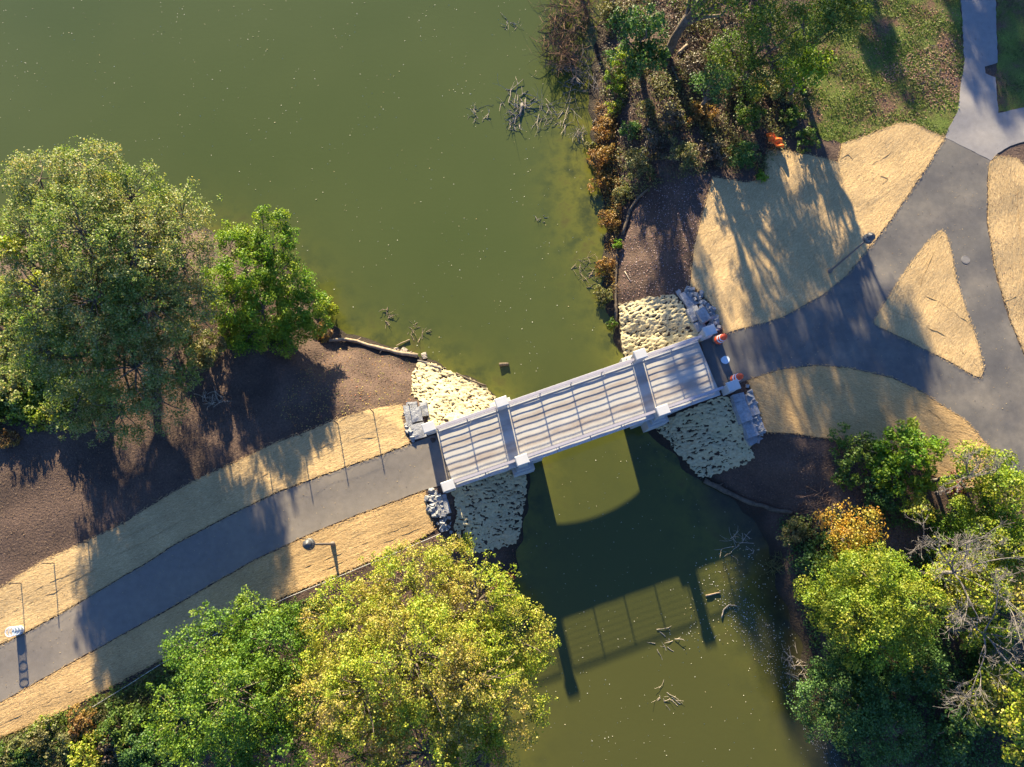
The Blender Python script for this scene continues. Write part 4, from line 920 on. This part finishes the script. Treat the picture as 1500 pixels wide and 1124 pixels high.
scatter('floating_debris', 'band of white debris along the muddy lower right shore', [(1050,860),(1100,880),(1150,940),(1190,1020),(1240,1124),(1210,1124),(1160,1040),(1110,970),(1060,900)], 800, 0.055, [(0.12,0.115,0.09),(0.25,0.24,0.21),(0.42,0.4,0.38)], True)
scatter('floating_debris', 'specks and leaf scraps on the shallows right of the bridge shadow', [(1020,820),(1120,790),(1180,940),(1080,940),(1000,960)], 330, 0.07, [(0.25,0.2,0.06),(0.4,0.36,0.25),(0.5,0.48,0.42)], True)
def cover_mass(label, poly_px, n, h, rad, leaf, mat, thr=0.45, sc=0.6):
    poly = np.array([G(*q)[:2] for q in poly_px]); lo, hi = poly.min(0), poly.max(0)
    q = rng.uniform(lo, hi, (n * 6, 2)); q = q[inside(poly, q[:,0], q[:,1])]
    q = q[vnoise(q[:,0] * sc, q[:,1] * sc, n) + 0.3 * vnoise(q[:,0] * 2.1, q[:,1] * 2.1, n + 1) > thr + 0.15]; q = q[sdist(q[:,0], q[:,1]) > 0.05][:n]
    k = 14; m = len(q); C = np.repeat(np.column_stack([q, hz(q[:,0], q[:,1])]), k, 0); d = rng.normal(0, 1, (m * k, 3))
    C[:,:2] += d[:,:2] * rad * 0.5; C[:,2] += np.abs(d[:,2]) * h * 0.5 * np.repeat(rng.uniform(0.3, 1.2, m), k) + 0.03
    v, f = leaf_quads(C, d + np.array([0, 0, 0.9]), leaf); o = mesh_np('undergrowth', v, f, mat); return tag(o, label, 'undergrowth', kind='stuff')
cover_mass('tangled brown and olive undergrowth on the upper right bank', [(880,-20),(1130,-20),(1200,160),(1120,250),(1040,250),(930,290),(890,330),(880,200)], 1900, 0.5, 0.4, 0.11, LF['olive'])
cover_mass('dry brown undergrowth under the upper right trees', [(880,-20),(1130,-20),(1200,160),(1120,225),(1040,250),(900,290),(880,200)], 1700, 0.35, 0.4, 0.1, LF['brown'], 0.4, 0.8)
cover_mass('rusty weeds fringing the upper right water edge', [(872,150),(902,160),(905,250),(912,300),(904,350),(902,440),(890,440),(886,330),(874,260)], 420, 0.4, 0.3, 0.1, LF['rust'], 0.2, 1.2)
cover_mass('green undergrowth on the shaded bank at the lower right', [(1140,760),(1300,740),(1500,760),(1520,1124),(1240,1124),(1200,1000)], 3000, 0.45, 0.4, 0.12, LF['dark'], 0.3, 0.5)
cover_mass('dim weeds below the left path under the mid green tree', [(60,1060),(240,975),(330,925),(420,880),(520,880),(400,1000),(250,1124),(0,1124)], 1300, 0.4, 0.4, 0.12, LF['midgreen'], 0.4, 0.6)
AUT = [(0.10,0.05,0.025),(0.24,0.11,0.04),(0.32,0.22,0.06),(0.2,0.19,0.05),(0.3,0.1,0.06)]
scatter('fallen_leaves', 'colourful fallen leaves on the bare soil behind the driftwood log', [(480,505),(600,525),(605,590),(540,598),(440,632),(400,600),(440,540)], 900, 0.085, AUT)
scatter('fallen_leaves', 'few fallen leaves on the bare soil at the left edge', [(0,650),(100,650),(330,600),(400,640),(130,780),(0,850)], 700, 0.06, [(0.08,0.05,0.03),(0.14,0.09,0.05),(0.2,0.14,0.08)])
scatter('fallen_leaves', 'pinkish fallen leaves on the dark soil above the half shaded netting', [(912,300),(1040,255),(1030,310),(1008,420),(990,432),(908,440)], 1500, 0.08, [(0.12,0.06,0.05),(0.22,0.12,0.1),(0.35,0.28,0.26),(0.25,0.1,0.06)])
scatter('fallen_leaves', 'brown leaf litter under the upper right trees', [(900,-20),(1130,-20),(1180,150),(1120,225),(1040,255),(900,280),(880,200)], 6500, 0.1, [(0.06,0.035,0.025),(0.13,0.075,0.05),(0.22,0.13,0.09),(0.2,0.09,0.05)])
scatter('fallen_leaves', 'leaf litter on the dark soil under the right shrubs', [(1120,635),(1230,648),(1300,700),(1260,760),(1150,760),(1060,712)], 900, 0.075, [(0.07,0.045,0.03),(0.14,0.085,0.05),(0.2,0.13,0.09)])
scatter('fallen_leaves', 'fallen leaves on the soil between the lower left mat and the big yellow tree', [(440,870),(640,785),(700,815),(760,800),(750,880),(500,900)], 900, 0.085, [(0.05,0.03,0.02),(0.12,0.06,0.04),(0.25,0.12,0.09)])
scatter('fallen_leaves', 'reddish fallen leaves strewn over the sunlit lawn', [(1150,150),(1240,90),(1250,-10),(1404,-10),(1410,60),(1400,170),(1340,180),(1230,205)], 1700, 0.1, [(0.1,0.05,0.03),(0.2,0.1,0.06),(0.28,0.16,0.11)], lift=0.06)
scatter('leaf_litter', 'dark leaf scraps on the straw mat at the right edge', [(1450,245),(1495,250),(1500,520),(1470,430),(1450,380)], 320, 0.06, [(0.1,0.06,0.04),(0.2,0.1,0.07)], lift=0.075)
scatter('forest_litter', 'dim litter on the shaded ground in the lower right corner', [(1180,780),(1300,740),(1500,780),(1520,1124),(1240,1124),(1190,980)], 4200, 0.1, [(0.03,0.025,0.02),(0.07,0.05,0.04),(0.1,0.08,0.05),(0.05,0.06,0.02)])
scatter('fallen_leaves', 'dense brown leaf patch on the lawn near the concrete walk', [(1285,105),(1330,80),(1398,55),(1405,150),(1370,165),(1330,110),(1300,125)], 1500, 0.1, [(0.10,0.05,0.035),(0.2,0.105,0.07),(0.3,0.18,0.13)], lift=0.07)
scatter('soil_chips', 'wood chips and twigs on the bare soil left of the bridge', [(0,640),(330,560),(480,505),(600,530),(590,590),(400,645),(130,785),(0,850)], 1500, 0.12, [(0.05,0.032,0.022),(0.15,0.1,0.065),(0.24,0.17,0.11)], lift=0.03, aspect=0.2)
SPK = [(0.06,0.04,0.025),(0.14,0.08,0.04),(0.22,0.14,0.06)]
scatter('fallen_leaves', 'sparse dark leaf specks on the largest straw mat', [(1050,270),(1120,280),(1240,215),(1370,200),(1290,335),(1200,425),(1070,480),(1020,410)], 420, 0.05, SPK, lift=0.085)
scatter('fallen_leaves', 'sparse dark leaf specks on the crescent straw mat', [(1110,570),(1200,545),(1310,565),(1440,655),(1380,690),(1230,640),(1125,625)], 260, 0.05, SPK, lift=0.085)
scatter('fallen_leaves', 'sparse dark leaf specks on the mat between left path and fence', [(0,870),(130,800),(290,710),(440,645),(590,600),(595,645),(400,715),(220,815),(0,935)], 420, 0.045, SPK, lift=0.085)
scatter('fallen_leaves', 'sparse dark leaf specks on the mat below the left path', [(0,1035),(120,970),(380,825),(620,725),(630,770),(420,865),(200,980),(0,1070)], 420, 0.045, SPK, lift=0.085)
scatter('straw_bits', 'loose straw bits blown onto the left path', [(0,950),(230,820),(410,725),(630,645),(645,705),(460,775),(240,893),(0,1025)], 420, 0.055, [(0.2,0.14,0.08),(0.34,0.25,0.13),(0.14,0.09,0.05)], lift=0.04)
scatter('straw_bits', 'loose straw bits and leaves blown onto the right path', [(1080,500),(1210,435),(1290,345),(1385,210),(1440,245),(1440,380),(1495,540),(1460,660),(1350,570),(1200,530),(1090,550)], 620, 0.055, [(0.2,0.14,0.08),(0.34,0.25,0.13),(0.14,0.09,0.05)], lift=0.04)
# grass tufts
def grass(label, poly_px, n, h, stops, w=None):
    poly = np.array([G(*q)[:2] for q in poly_px]); lo, hi = poly.min(0), poly.max(0)
    q = rng.uniform(lo, hi, (n * 5, 2)); q = q[inside(poly, q[:,0], q[:,1])]
    k = np.sin(q[:,0] * 1.3 + 1.5 * np.sin(q[:,1] * 1.1)) + np.sin(q[:,1] * 1.9 + q[:,0] * 0.7) + rng.normal(0, 0.7, len(q)); q = q[k > -0.5][:n]
    z = hz(q[:,0], q[:,1]) + 0.015; m = len(q); a = rng.uniform(0, 6.28, m); ln = h * rng.uniform(0.5, 1.3, m); wd = 0.028
    d = np.column_stack([np.cos(a), np.sin(a)]); s = np.column_stack([-d[:,1], d[:,0]]) * wd; b = rng.uniform(0.3, 1.0, m)[:, None] * ln[:, None]
    v = np.stack([np.column_stack([q - s, z]), np.column_stack([q + s, z]), np.column_stack([q + d * b, z + ln])], 1).reshape(-1, 3)
    o = mesh_np('grass', v, np.arange(3 * m).reshape(m, 3), m_leaf('grass_blades', stops, None, 1, 0.25)); return tag(o, label, 'grass', kind='stuff')
grass('green grass of the lawn beside the concrete walk', LAWN, 26000, 0.13, [(0.075,0.11,0.015),(0.13,0.18,0.022),(0.2,0.235,0.045)])
grass('shade darkened grass of the lawn corner east of the concrete walk', LAWN2, 7000, 0.13, [(0.03,0.05,0.012),(0.05,0.08,0.015),(0.08,0.10,0.02)])  # the corner's shade is put into these darker blade colours
grass('tangled ground cover below the left path at the bottom edge', [(-20,1090),(112,1040),(240,975),(300,960),(280,1140),(-20,1140)], 16000, 0.35, [(0.05,0.065,0.02),(0.10,0.12,0.03),(0.17,0.16,0.06),(0.2,0.14,0.07)])
